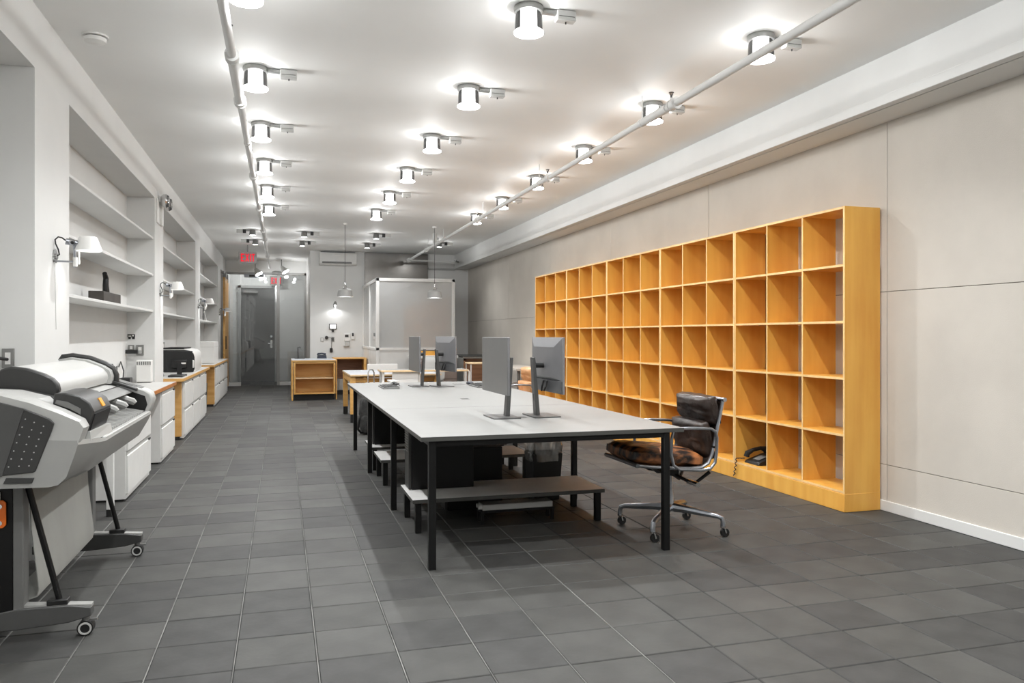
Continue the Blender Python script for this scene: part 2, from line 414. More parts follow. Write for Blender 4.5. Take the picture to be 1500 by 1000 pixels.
# phone in a bottom cubby of the second column
t = thing('desk_telephone', 'black desk telephone with coiled cord in a bottom bookcase cubby', 'telephone', (4.03, 6.0, .15))
M = Matrix.Translation((4.03, 5.98, .15))
obj('base', G().loft([[(-.10,-.11,0),(.10,-.11,0),(.10,.11,0),(-.10,.11,0)], [(-.09,-.10,.025),(.10,-.10,.085),(.10,.10,.085),(-.09,.10,.025)]]).xf(M), 'black_plastic', t, bevel=.005)
obj('keypad', G().loft([[(-.06,-.06,.04),(.02,-.06,.066),(.02,.03,.066),(-.06,.03,.04)], [(-.06,-.06,.044),(.02,-.06,.07),(.02,.03,.07),(-.06,.03,.044)]]).xf(M), 'mid_plastic', t)
obj('handset', G().tube([(-.09,.085,.055),(-.085,.08,.085),(-.03,.075,.112),(.04,.07,.125),(.085,.07,.115),(.1,.07,.095)], [.026,.026,.017,.017,.026,.026], 10).xf(M), 'black_plastic', t)
pts = []
for k in range(46):
    a = k*.9; s_ = k/45
    base = Vector((3.93-.06*min(1, s_*3), 6.09+.06*s_, .185-.0*s_)) if s_ < .33 else Vector((3.868, 6.09+.06*s_, .185-.16*(s_-.33)/.67))
    pts.append(base+Vector((.007*math.cos(a), .007*math.sin(a), 0)))
obj('cord', G().tube(pts, .0045, 6), 'black_plastic', t)
# wall outlet behind an open cubby
t = thing('wall_socket', 'small dark wall socket seen through a bottom bookcase cubby', 'socket', (4.205, 5.33, .30))
obj('plate', G().box(4.196, 4.208, 5.29, 5.37, .28, .40), 'black_plastic', t, bevel=.002)
obj('outlet', G().ring((4.193, 5.33, .31), (4.197, 5.33, .31), .016).ring((4.193, 5.33, .365), (4.197, 5.33, .365), .016), 'grey_plastic', t)

# ================================================================== BIG TABLE
t = thing('work_table', 'long white topped work table on black square steel legs', 'table', (1.5, 6.65, 0))
etop = lambda n, c: 0 if n.z > .9 else 1
obj('tabletop', G().box(.72, 2.295, 4.185, 5.865, .7, .725), ['laminate_white', 'edge_grey'], t, matfn=etop, bevel=.0015, seg=1)
obj('tabletop', G().box(.72, 2.295, 5.869, 9.12, .7, .725), ['laminate_white', 'edge_grey'], t, matfn=etop, bevel=.0015, seg=1)
L = .04
for y in (4.20, 5.72, 7.33, 8.83):
    for x in (.765, 2.17):
        obj('leg', G().box(x, x+L, y, y+L, 0, .7), 'black_metal', t, bevel=.002, seg=1)
    obj('cross_rail', G().box(.805, 2.17, y+.004, y+L-.004, .67, .7), 'black_metal', t, smooth=False)
for x in (.765, 2.17):
    obj('side_rail', G().box(x+.004, x+L-.004, 4.24, 8.83, .672, .7), 'black_metal', t, smooth=False)
for x, y in ((1.52, 6.62), (1.54, 5.03)):
    obj('cable_grommet', G().box(x-.035, x+.035, y-.05, y+.05, .7225, .7253), 'black_plastic', t, bevel=.001, seg=1)

# low benches beneath
def bench(y0, y1, lab):
    t = thing('low_bench', lab, 'bench', (1.47, (y0+y1)/2, 0), 'low benches under the work table')
    obj('bench_top', G().box(.805, 2.13, y0, y1, .195, .22), ['bench_white', 'edge_grey'], t, matfn=etop, bevel=.0015, seg=1)
    for x in (.825, 2.07):
        for y in (y0+.02, y1-.06): obj('leg', G().box(x, x+.04, y, y+.04, 0, .195), 'black_metal', t, bevel=.002, seg=1)
    return t
bench(4.99, 5.53, 'low white topped bench holding a black computer, under the open end of the table')
bench(6.66, 7.2, 'low white topped bench with nothing on it, midway under the work table')
bench(7.44, 7.98, 'low white topped bench with a black computer, beside the empty bench')
# computers
def tower(name, x0, x1, y0, y1, z0, z1, lab, grille=True):
    t = thing(name, lab, 'computer', ((x0+x1)/2, (y0+y1)/2, z0), 'black computer towers under the work table')
    obj('case', G().box(x0+.02, x1, y0, y1, z0, z1), 'black_metal', t, bevel=.004)
    fr = obj('front_bezel', G().box(x0, x0+.02, y0+.004, y1-.004, z0+.005, z1-.002), 'dark_plastic', t, bevel=.004)
    if grille:
        for k in range(9): obj('vent_slat', G().box(x0-.004, x0, y0+.02, y1-.02, z1-.18+k*.018, z1-.172+k*.018), 'steel_grey', fr)
    return t
tower('computer_tower', .83, 1.285, 5.32, 5.50, .22, .655, 'black computer tower standing on the bench under the open table end')
tower('computer_tower', 1.14, 1.57, 5.60, 5.785, 0, .45, 'black computer tower standing on the floor behind the first bench', False)
tower('computer_tower', .84, 1.29, 7.62, 7.80, .22, .655, 'black computer tower on the bench beside the empty bench')
# waste bin with film liner
t = thing('waste_bin', 'black waste bin lined with a clear plastic bag under the table', 'bin', (1.97, 5.84, 0))
rect = lambda a, b, z: [(1.97-a, 5.84-b, z), (1.97+a, 5.84-b, z), (1.97+a, 5.84+b, z), (1.97-a, 5.84+b, z)]
obj('bin_body', G().loft([rect(.10, .09, 0), rect(.122, .11, .36), rect(.116, .104, .36), rect(.096, .086, .02)]), 'black_plastic', t, bevel=.004)
g = G(); n = 36
secs = []
for z, r, am in ((.30, .128, .002), (.365, .132, .004), (.43, .135, .010), (.50, .125, .02), (.53, .07, .02)):
    sec = []
    for k in range(n):
        a = 2*math.pi*k/n; c_, s_ = math.cos(a), math.sin(a)
        q = (abs(c_)**4+abs(s_)**4)**-.25
        rr = r*q+am*math.sin(a*9+z*20)
        sec.append((1.97+rr*c_, 5.84+rr*.9*s_, z+am*math.cos(a*5)))
    secs.append(sec)
g.loft(secs, caps=False); obj('bag_liner', g, 'plastic_film', t)
# cable box on floor under first bench
t = thing('cable_tray', 'grey cable tray box with plugs on black feet beneath the first bench', 'cable tray', (1.55, 5.2, 0))
obj('tray', G().box(1.30, 1.80, 5.13, 5.25, .09, .13), 'grey_plastic', t, bevel=.004)
obj('frame', G().box(1.29, 1.81, 5.125, 5.255, .075, .09).box(1.29, 1.31, 5.13, 5.15, 0, .08).box(1.29, 1.31, 5.23, 5.25, 0, .08).box(1.79, 1.81, 5.13, 5.15, 0, .08).box(1.79, 1.81, 5.23, 5.25, 0, .08), 'black_metal', t)
for k, (x, y) in enumerate(((1.275, 5.15), (1.28, 5.22))): obj('plug', G().ring((x, y, .11), (x+.03, y, .11), .014), 'white_plastic', t)

# monitors
def monitor(loc, face, lab, yaw=0, low=True):
    """face=-1: screen towards -x ; local: panel wide along y"""
    t = thing('monitor', lab, 'monitor', loc, 'monitors on the work table')
    o = Vector(loc); f = face
    def P(g): return g.xf(Matrix.Translation(o) @ Matrix.Rotation(yaw, 4, 'Z') @ Matrix.Scale(1 if f < 0 else -1, 4, (1, 0, 0)))
    obj('stand_base', P(G().box(-.10, .085, -.135, .135, 0, .008)), 'stand_grey', t, bevel=.002)
    obj('stand_post', P(G().loft([[(.012,-.032,.006),(.04,-.032,.006),(.04,.032,.006),(.012,.032,.006)], [(.045,-.026,.40),(.066,-.026,.40),(.066,.026,.40),(.045,.026,.40)]])), 'stand_grey', t, bevel=.003)
    obj('post_slot', P(G().loft([[(.0405,-.007,.10),(.046,-.007,.10),(.046,.007,.10),(.0405,.007,.10)], [(.046,-.007,.15),(.051,-.007,.15),(.051,.007,.15),(.046,.007,.15)]])), 'black_plastic', t)
    obj('hinge_arm', P(G().ring((-.02, 0, .345), (.05, 0, .345), .018)), 'black_plastic', t)
    obj('panel', P(G().box(-.06, -.045, -.307, .307, .165, .535)), 'monitor_back', t, bevel=.003)
    obj('screen', P(G().box(-.0615, -.0595, -.302, .302, .172, .53)), 'screen_grey', t, smooth=False)
    bk = obj('back_shell', P(G().loft([[(-.046,-.304,.25),(-.046,.304,.25),(-.046,.304,.533),(-.046,-.304,.533)], [(-.022,-.20,.27),(-.022,.20,.27),(-.022,.20,.47),(-.022,-.20,.47)]])), 'monitor_back', t, angle=20)
    obj('port_cover', P(G().box(-.046, -.036, -.30, .30, .168, .25)), 'monitor_low', t, bevel=.003)
    obj('cable', P(G().tube([(-.03, -.04, .24), (-.02, -.05, .2), (-.02, -.02, .175)], .007, 6).tube([(-.03, .02, .24), (-.015, .01, .2), (-.02, .03, .17)], .007, 6)), 'black_plastic', t)
    return t
monitor((1.425, 5.07, .7255), -1, 'grey monitor facing away from the bookcases, beside the grommet on the first tabletop', R(1))
monitor((1.69, 5.07, .7255), 1, 'monitor on the first tabletop with its silver back shell and cables showing', R(1))
monitor((1.42, 8.36, .7255), -1, 'grey monitor turned away from the bookcases, on the second tabletop near the grey keyboard', R(1))
monitor((1.64, 8.28, .7255), 1, 'monitor on the second tabletop with its silver back shell facing the room', R(9))
# keyboards and phone
def keyboard(x0, x1, y0, y1, lab):
    t = thing('keyboard', lab, 'keyboard', ((x0+x1)/2, (y0+y1)/2, .725))
    obj('base', G().loft([[(x0,y0,.725),(x1,y0,.725),(x1,y1,.725),(x0,y1,.725)], [(x0+.004,y0+.004,.738),(x1-.004,y0+.004,.752),(x1-.004,y1-.004,.752),(x0+.004,y1-.004,.738)]]), 'mid_plastic', t, bevel=.003)
    nx, ny = 5, 14; g = G()
    for i in range(nx):
        for j in range(ny):
            a = x0+.012+(x1-x0-.024)*i/nx; b = y0+.012+(y1-y0-.024)*j/ny
            z = .738+.014*(a-x0)/(x1-x0)
            g.box(a+.002, a+(x1-x0-.024)/nx-.002, b+.002, b+(y1-y0-.024)/ny-.002, z, z+.008)
    k = obj('keys', g, 'dark_plastic', t, smooth=False); k['kind'] = 'stuff'
    return t
t = keyboard(.99, 1.16, 8.02, 8.46, 'grey keyboard with a coiled cord lying on it at the far corner of the table')
obj('cord', G().tube([(1.15+.02*math.cos(k*1.3), 8.1+.011*k, .757+.016*abs(math.sin(k*.9))) for k in range(32)], .006, 6), 'dark_plastic', t)
keyboard(1.96, 2.12, 7.95, 8.38, 'dark keyboard beside the mouse on the second tabletop')
t = thing('computer_mouse', 'dark computer mouse beside a keyboard on the second tabletop', 'mouse', (2.02, 8.55, .725))
obj('body', G().cushion(.032, .055, .02, Matrix.Translation((2.02, 8.55, .74)), 6, .5, 0), 'blue_black', t)
obj('button', G().box(2.018, 2.022, 8.50, 8.54, .756, .760), 'mid_plastic', t)
tag(obj('mouse_mat', G().box(1.86, 1.96, 8.50, 8.72, .725, .728), 'mid_plastic', bevel=.001), 'thin grey mat lying on the second tabletop', 'mat')

# ================================================================== SOFT PAD CHAIR
def make_chair(loc, leather, seat_leather, lab):
    t = thing('office_chair', lab, 'chair', loc)
    c = Vector(loc); A = lambda x, y, z: c+Vector((x, y, z))     # chair faces -x ; x,y relative to hub
    # star base
    for k in range(4):
        a = R(45+90*k); d = Vector((math.cos(a), math.sin(a), 0))
        e = c+d*.345
        lg = obj('base_leg', G().tube([c+d*.02+Vector((0,0,.155)), c+d*.12+Vector((0,0,.148)), c+d*.31+Vector((0,0,.128)), c+d*.338+Vector((0,0,.118)), e+Vector((0,0,.095)), e+Vector((0,0,.066))], [.030,.024,.017,.0165,.016,.017], 10), 'aluminium', t)
        w = e+Vector((.012, 0, .027))
        cs = obj('caster', G().ring(w+Vector((0,-.012,0)), w+Vector((0,.012,0)), .027, n=16), 'black_plastic', t)
        obj('caster_fork', G().tube([e+Vector((0,0,.068)), e+Vector((.004,-.017,.055)), w+Vector((0,-.017,0))], .006, 6).tube([e+Vector((0,0,.068)), e+Vector((.004,.017,.055)), w+Vector((0,.017,0))], .006, 6).ring(e+Vector((0,0,.058)), e+Vector((0,0,.07)), .018), 'chrome', cs)
    obj('column', G().lathe([(.034,.13),(.028,.19),(.022,.25),(.022,.27)], c, 14).ring(A(0,0,.26), A(0,0,.38), .017), 'aluminium', t)
    obj('tilt_mechanism', G().loft([[A(-.05,-.03,.37),A(.05,-.03,.35),A(.05,.03,.35),A(-.05,.03,.37)], [A(-.05,-.03,.42),A(.05,-.03,.42),A(.05,.03,.42),A(-.05,.03,.42)]])
        .tube([A(-.22,-.16,.455), A(-.12,-.06,.40), A(0,0,.385)], .012, 8).tube([A(-.22,.16,.455), A(-.12,.06,.40), A(0,0,.385)], .012, 8)
        .tube([A(0,0,.38), A(.12,-.10,.315), A(.20,-.16,.40)], .012, 8).tube([A(0,0,.38), A(.12,.10,.315), A(.20,.16,.40)], .012, 8), 'black_metal', t)
    obj('tilt_knob', G().ring(A(.1,-.19,.325), A(.1,-.06,.325), .017), 'chrome', t)
    # side rails: seat then back curve
    rail = [(-.345,.475),(-.25,.462),(-.10,.448),(.02,.44),(.10,.442),(.15,.468),(.175,.52),(.20,.62),(.225,.73),(.255,.86)]
    for s in (-1, 1):
        obj('side_rail', G().tube([A(x, s*.225, z) for x, z in rail], .011, 8), 'aluminium', t)
    for (x, z) in ((-.345, .475), (.258, .866)):
        obj('cross_bar', G().ring(A(x,-.245,z), A(x,.245,z), .014), 'aluminium', t)
    # sling behind pads
    secs = []
    for x, z in rail: secs.append((x, z))
    g = G(); vs = []; fs = []
    for x, z in secs: vs += [A(x,-.22,z), A(x,.22,z)]
    for x, z in secs: vs += [A(x+(.008 if z > .5 else 0),-.22,z-.008), A(x+(.008 if z > .5 else 0),.22,z-.008)]
    m = len(secs)
    for k in range(m-1):
        fs += [(2*k,2*k+1,2*k+3,2*k+2), (2*m+2*k,2*m+2*k+2,2*m+2*k+3,2*m+2*k+1), (2*k,2*k+2,2*m+2*k+2,2*m+2*k), (2*k+1,2*m+2*k+1,2*m+2*k+3,2*k+3)]
    fs += [(0,2*m,2*m+1,1), (2*m-2,2*m-1,4*m-1,4*m-2)]
    obj('sling', g.add(vs, fs), leather, t)
    # arms
    for s in (-1, 1):
        arm = [(-.07,.445),(-.112,.47),(-.13,.54),(-.125,.64),(-.112,.68),(-.08,.697),(0,.697),(.10,.692),(.15,.687),(.18,.668),(.19,.63),(.187,.54),(.176,.475),(.145,.44),(.08,.43)]
        obj('arm_rest', G().tube([A(x, s*.262, z) for x, z in arm], .010, 8, closed=True), 'aluminium', t)
        obj('arm_bracket', G().ring(A(.18,s*.22,.57), A(.188,s*.262,.57), .008), 'black_metal', t)
        obj('arm_bracket', G().ring(A(.02,s*.22,.437), A(.02,s*.262,.437), .008), 'black_metal', t)
    # pads
    Mseat = Matrix.Translation(A(-.12,0,.508)) @ Matrix.Rotation(R(6), 4, 'Y')
    obj('seat_pad', G().cushion(.25, .225, .062, Mseat, 14, .45, .004, 3), seat_leather, t, angle=80)
    Mb = Matrix.Translation(A(.165,0,.605)) @ Matrix.Rotation(R(90-13), 4, 'Y')
    obj('back_pad', G().cushion(.125, .215, .052, Mb, 14, .45, .004, 9), leather, t, angle=80)
    Mh = Matrix.Translation(A(.205,0,.795)) @ Matrix.Rotation(R(90-15), 4, 'Y')
    obj('head_pad', G().cushion(.095, .222, .058, Mh, 14, .45, .005, 15), leather, t, angle=80)
    return t
make_chair((2.435, 4.63, 0), 'leather_dark', 'leather_worn', 'worn dark brown leather soft pad chair with aluminium arms')
make_chair((2.66, 9.0, -0.0), 'leather_tan', 'leather_tan', 'tan leather soft pad chair behind the work table')

# ================================================================== CEILING LAMPS
def downlight(loc, lab, group):
    t = thing('ceiling_downlight', lab, 'ceiling light', loc, group)
    c = Vector(loc)
    obj('canopy', G().lathe([(.0,-.001),(.083,-.001),(.086,-.012),(.082,-.034),(.0,-.034)], c, 28), 'steel_grey', t)
    obj('glass_sleeve', G().lathe([(.078,-.034),(.080,-.14),(.077,-.14),(.075,-.034)], c, 28, 'z', False), 'glass_jar', t)
    obj('bulb_holder', G().lathe([(.0,-.034),(.02,-.036),(.02,-.06),(.0,-.062)], c, 16), 'white_plastic', t)
    obj('lens', G().lathe([(.0,-.128),(.06,-.130),(.086,-.146),(.084,-.154),(.05,-.16),(.0,-.162)], c, 28), 'lamp_lens', t)
    ar = obj('arm', G().box(c.x+.07, c.x+.17, c.y-.016, c.y+.016, c.z-.03, c.z-.006), 'steel_grey', t, bevel=.003)
    bx = obj('gear_box', G().box(c.x+.165, c.x+.28, c.y-.03, c.y+.03, c.z-.062, c.z-.004), 'grey_plastic', t, bevel=.005)
    obj('gear_screw', G().ring((c.x+.225, c.y, c.z-.075), (c.x+.225, c.y, c.z-.06), .004, n=6), 'black_plastic', bx)
    obj('gear_seam', G().box(c.x+.175, c.x+.27, c.y-.0312, c.y-.0298, c.z-.042, c.z-.039), 'dark_plastic', bx)
    light('SPOT', c+Vector((0, 0, -.175)), E_DOWN, .028, t, size=R(140), blend=.7)
    light('POINT', c+Vector((0, 0, -.185)), E_SIDE, .03, t)
    light('POINT', c+Vector((0, 0, -.10)), E_GLASS, .03, t)
    return t
RL = [(-.175, 'glass sleeved downlight in the row beside the left sprinkler pipe', 'downlights by the left sprinkler pipe'),
      (1.355, 'glass sleeved downlight in the central row between the two sprinkler pipes', 'downlights in the central row'),
      (2.88, 'glass sleeved downlight in the row crossed by the right sprinkler pipe', 'downlights by the right sprinkler pipe')]
for x, lab, gr in RL:
    src = None
    for k in range(-3, 6):
        p = (x, 4.275+1.503*k, CZ)
        src = dup(src, p) if src else downlight(p, lab, gr)
# small spots
def small_spot(loc, sg, lab, group):
    t = thing('ceiling_spotlight', lab, 'spotlight', loc, group)
    c = Vector(loc)
    obj('lamp_can', G().lathe([(.0,-.005),(.05,-.005),(.056,-.10),(.05,-.10),(.045,-.085),(0,-.085)], c, 20), 'mid_plastic', t)
    obj('lens', G().lathe([(0,-.088),(.046,-.089),(.044,-.098),(0,-.101)], c, 20), 'lamp_small', t)
    x0, x1 = sorted((c.x+sg*.05, c.x+sg*.14)); obj('arm', G().box(x0, x1, c.y-.012, c.y+.012, c.z-.03, c.z), 'steel_grey', t)
    x0, x1 = sorted((c.x+sg*.11, c.x+sg*.165)); obj('joint', G().box(x0, x1, c.y-.028, c.y+.028, c.z-.065, c.z), 'black_plastic', t, bevel=.004)
    x0, x1 = sorted((c.x+sg*.165, c.x+sg*.27)); obj('gear_box', G().box(x0, x1, c.y-.03, c.y+.03, c.z-.065, c.z), 'grey_plastic', t, bevel=.004)
    light('SPOT', c+Vector((0, 0, -.115)), E_SPOT, .035, t, size=R(140), blend=.7)
    light('POINT', c+Vector((0, 0, -.125)), 6., .035, t)
for (x, y, sg, nm) in ((-.494, 14.69, -1, 'left of the exit sign path'), (.393, 14.69, 1, ''), (1.675, 14.6, 1, '')):
    lab = {-.494: 'small grey ceiling spotlight out in front of the hanging exit sign',
           .393: 'small grey ceiling spotlight out in front of the air conditioner',
           1.675: 'small grey ceiling spotlight out in front of the steel panel'}[x]
    small_spot((x, y, CZ), sg, lab, {-.494: 'spotlights near the exit sign', .393: 'spotlights before the air conditioner', 1.675: 'spotlights before the steel panel'}[x])
    small_spot((x, 16.2, CZ), sg, lab, {-.494: 'spotlights near the exit sign', .393: 'spotlights before the air conditioner', 1.675: 'spotlights before the steel panel'}[x])
small_spot((3.05, 15.6, CZ), 1, 'small grey ceiling spotlight above the right sprinkler pipe end', None)
# pendants
def pendant(loc, lab):
    t = thing('pendant_lamp', lab, 'pendant lamp', (loc[0], loc[1], 1.91))
    x, y = loc; c = Vector((x, y, 0))
    obj('cord', G().ring((x, y, 2.13), (x, y, CZ-.02), .004, n=6), 'dark_plastic', t)
    obj('ceiling_rose', G().lathe([(0, CZ-.03), (.035, CZ-.03), (.04, CZ-.001), (0, CZ-.001)], c, 18), 'white_plastic', t)
    obj('neck', G().lathe([(.0,2.165),(.016,2.16),(.016,2.11),(.03,2.09),(.04,2.06),(.085,2.045),(.0,2.045)], c, 18), 'chrome', t)
    obj('shade', G().lathe([(.02,2.06),(.09,2.045),(.115,2.02),(.123,1.97),(.128,1.915),(.122,1.915),(.117,1.97),(.108,2.012),(.085,2.036),(.02,2.048)], c, 30), 'matte_grey', t)
    obj('bulb', G().lathe([(0,1.921),(.112,1.922),(.112,1.932),(.06,1.98),(0,1.99)], c, 24), 'lamp_small', t)
    light('SPOT', (x, y, 1.905), E_PEND, .07, t, size=R(150), blend=.5)
pendant((1.018, 13.38), 'grey dome pendant lamp hanging in front of the air conditioner')
pendant((2.535, 13.38), 'grey dome pendant lamp hanging in front of the glazed office box')

# sprinkler pipes
def pipe(name, x, z, y0, y1, lab, couplings, rods, heads, r0, r1=None, ych=None):
    t = thing(name, lab, 'pipe', (x, (y0+y1)/2, z))
    obj('pipe_run', G().ring((x, y0, z), (x, y1, z), r0), 'white_paint', t)
    for y in couplings: obj('coupling', G().ring((x, y-.04, z), (x, y+.04, z), r0+.011).ring((x, y-.045, z), (x, y-.03, z), r0+.017).ring((x, y+.03, z), (x, y+.045, z), r0+.017), 'white_paint', t)
    for y in rods:
        obj('hanger_rod', G().ring((x, y, z), (x, y, CZ), .005, n=6).ring((x, y-.012, z), (x, y+.012, z), r0+.006), 'white_paint', t)
    for y in heads:
        h = obj('sprinkler_head', G().ring((x, y, z+r0-.005), (x, y, z+r0+.03), .012, n=8), 'white_paint', t)
        obj('deflector', G().ring((x, y, z+r0+.03), (x, y, z+r0+.055), .008, n=8).ring((x, y, z+r0+.066), (x, y, z+r0+.070), .019, n=10).ring((x-.012, y, z+r0+.05), (x-.006, y, z+r0+.068), .003, n=5).ring((x+.012, y, z+r0+.05), (x+.006, y, z+r0+.068), .003, n=5), 'dark_plastic', h)
    return t
t = pipe('sprinkler_pipe', -.285, 2.95, -2.9, 20.5, 'white sprinkler pipe on the side of the shelf wall, leading to the glass entrance', (5.0, 5.95, 8.7, 10.9, 13.2, 14.4, 17.5), (3.0, 7.2, 11.5, 16), (4.75, 7.9, 12.6), .026)
obj('pipe_sleeve', G().ring((-.285, 5.0, 2.95), (-.285, 5.95, 2.95), .033), 'white_paint', t)
obj('pipe_sleeve', G().ring((-.285, 13.2, 2.95), (-.285, 15.2, 2.95), .036), 'white_paint', t)
t = pipe('sprinkler_pipe', 2.715, 2.94, -2.9, 17.4, 'white sprinkler pipe on the side of the bookcases, ending by the glazed office box', (5.1, 7.85, 11.0, 15.2), (5.62, 8.18, 10.7, 13.5, 15.0), (5.14, 7.9, 11.0, 14.0), .026)
obj('pipe_sleeve', G().ring((2.715, 5.2, 2.94), (2.715, 5.6, 2.94), .032), 'white_paint', t)
obj('end_tee', G().ring((2.715, 17.3, 2.94), (2.715, 17.48, 2.94), .045), 'white_paint', t)
obj('drop_pipe', G().ring((2.715, 14.3, 2.94), (2.715, 14.3, CZ), .04), 'white_paint', t)
obj('branch_pipe', G().ring((2.715, 17.4, 2.94), (3.84, 17.4, 2.93), .018), 'white_paint', t)
obj('elbow', G().ring((3.70, 17.1, 2.93), (3.84, 17.42, 2.93), .022), 'steel_grey', t)
# smoke detector
t = thing('smoke_detector', 'round white smoke detector on the ceiling by the shelf wall', 'smoke detector', (-1.12, 5.45, CZ))
obj('base_plate', G().lathe([(0,CZ),(.075,CZ),(.078,CZ-.012),(0,CZ-.012)], (-1.12, 5.45, 0), 28), 'white_plastic', t)
obj('sensor_ring', G().lathe([(0,CZ-.012),(.058,CZ-.012),(.058,CZ-.018),(0,CZ-.018)], (-1.12, 5.45, 0), 28), 'mid_plastic', t)
obj('cap', G().lathe([(0,CZ-.018),(.066,CZ-.018),(.062,CZ-.04),(.03,CZ-.05),(0,CZ-.051)], (-1.12, 5.45, 0), 28), 'white_plastic', t)

# exit signs
def letter(ch, x, z, w, h, y, th, d=.012):
    g = G(); B = lambda a, b, c, e: g.box(x+a, x+b, y-d, y, z+c, z+e)
    if ch == 'E': B(0, th, 0, h); B(0, w, 0, th); B(0, w*.85, h/2-th/2, h/2+th/2); B(0, w, h-th, h)
    if ch == 'I': B(0, th, 0, h)
    if ch == 'T': B(0, w, h-th, h); B(w/2-th/2, w/2+th/2, 0, h)
    if ch == 'X':
        g.prism_y([(x,z),(x+th,z),(x+w,z+h),(x+w-th,z+h)], y-d, y); g.prism_y([(x+w-th,z),(x+w,z),(x+th,z+h),(x,z+h)], y-d-.001, y-.001)
    return g
def exit_sign(x, y, z, w, h, lab, hang):
    t = thing('exit_sign', lab, 'exit sign', (x+w/2, y, z))
    obj('housing', G().box(x, x+w, y, y+.05, z, z+h), 'sign_grey', t, bevel=.004)
    lh = h*.66; lz = z+h*.17; th = w*.065
    for ch, a, b in (('E', .13, .19), ('X', .37, .21), ('I', .63, .07), ('T', .73, .17)):
        obj('letter', letter(ch, x+w*a, lz, w*b, lh, y, th), 'red_lit', t, smooth=False)
    if hang: obj('hanger', G().ring((x+w/2, y+.025, z+h), (x+w/2, y+.025, CZ), .012), 'sign_grey', t)
exit_sign(-.855, 17.2, 2.765, .357, .24, 'red lettered EXIT sign hung from the ceiling', True)
exit_sign(-.31, 22.4, 2.635, .33, .25, 'red lettered EXIT sign behind the glass above the steel door', False)
# two-headed clip spotlights at the header
def clip_spot(x, y, z, ang, lab):
    t = thing('clip_spotlight', lab, 'spotlight', (x, y, z))
    d = Vector((math.sin(ang), -.25, -math.cos(ang))).normalized(); c = Vector((x, y, z))
    obj('shade', G().ring(c, c+d*.17, .03, .10, 18), 'grey_plastic', t)
    obj('lens', G().ring(c+d*.165, c+d*.175, .09, .09, 18), 'lamp_small', t)
    obj('bracket', G().ring(c, (x, y, CZ), .01, n=8), 'steel_grey', t)
    light('POINT', c+d*.21, 9., .05, t)
clip_spot(.0, 20.3, 2.98, R(35), 'cone spotlight angled down beside the pipe over the glass entrance')
clip_spot(-.62, 20.3, 2.92, R(30), 'cone spotlight partly behind the hanging exit sign')

# ================================================================== LEFT WALL SHELVES, LAMPS
SZ = [1.55, 1.948, 2.352]
nich = [(5.77, 9.4, 'nearest the plotter'), (10.05, 13.65, ''), (14.4, 18.3, '')]
nn = ['recess with the wooden plane', 'recess above the small monitor and printer', 'recess with the books']
hh = ['lowest', 'middle', 'top']
for (y0, y1, _), nm in zip(nich, nn):
    for z, hn in zip(SZ, hh):
        tag(obj('wall_shelf', G().box(NB+.002, -1.355, y0+.002, y1-.002, z-.022, z), 'white_paint', bevel=.002, seg=1), 'white wall shelf, %s of three in the %s' % (hn, nm), 'shelf', 'white recess shelves')
# wooden plane on shelf
t = thing('wooden_plane', 'dark wooden hand plane with upright handle on a white shelf', 'hand plane', (-1.44, 7.4, 1.55))
obj('stock', G().box(-1.50, -1.385, 7.05, 7.75, 1.55, 1.635), 'wood_dark', t, bevel=.004)
obj('handle', G().tube([(-1.44, 7.42, 1.63), (-1.44, 7.40, 1.70), (-1.44, 7.41, 1.76), (-1.44, 7.36, 1.80)], [.028, .024, .022, .018], 10), 'black_plastic', t)
# books in third recess
yb = 14.72
for k, (w, hgt, dep, cm) in enumerate(((.10, .31, .20, 'black_plastic'), (.08, .28, .18, 'white_plastic'), (.13, .27, .2, 'dark_plastic'), (.09, .25, .19, 'white_plastic'), (.15, .26, .2, 'black_plastic'), (.11, .23, .18, 'dark_plastic'))):
    nm = ['tall black book at the pillar end of the shelf row', 'white spined book beside the tall black book', 'dark grey book between two white spined books', 'white spined book before the thick black one', 'thick black book near the open end of the row', 'slim dark book at the open end of the row'][k]
    t = thing('book', nm, 'book', (-1.5, yb+w/2, 1.55), 'books on the recess shelf')
    obj('cover', G().box(-1.37-dep, -1.37, yb, yb+w, 1.55, 1.55+hgt), cm, t, bevel=.002, seg=1)
    obj('pages', G().box(-1.37-dep-.002, -1.375, yb+.004, yb+w-.004, 1.554, 1.55+hgt+.001), 'white_plastic', t)
    yb += w+.006
t = thing('wire_ornament', 'small white bent wire ornament beside the shelved books', 'ornament', (-1.42, 16.2, 1.55))
obj('wire', G().tube([(-1.42, 15.6+.9*k/16, 1.56+.16*math.sin(math.pi*k/16)) for k in range(17)], .008, 6), 'white_plastic', t)
obj('foot', G().box(-1.45, -1.39, 16.42, 16.56, 1.55, 1.565), 'white_plastic', t)

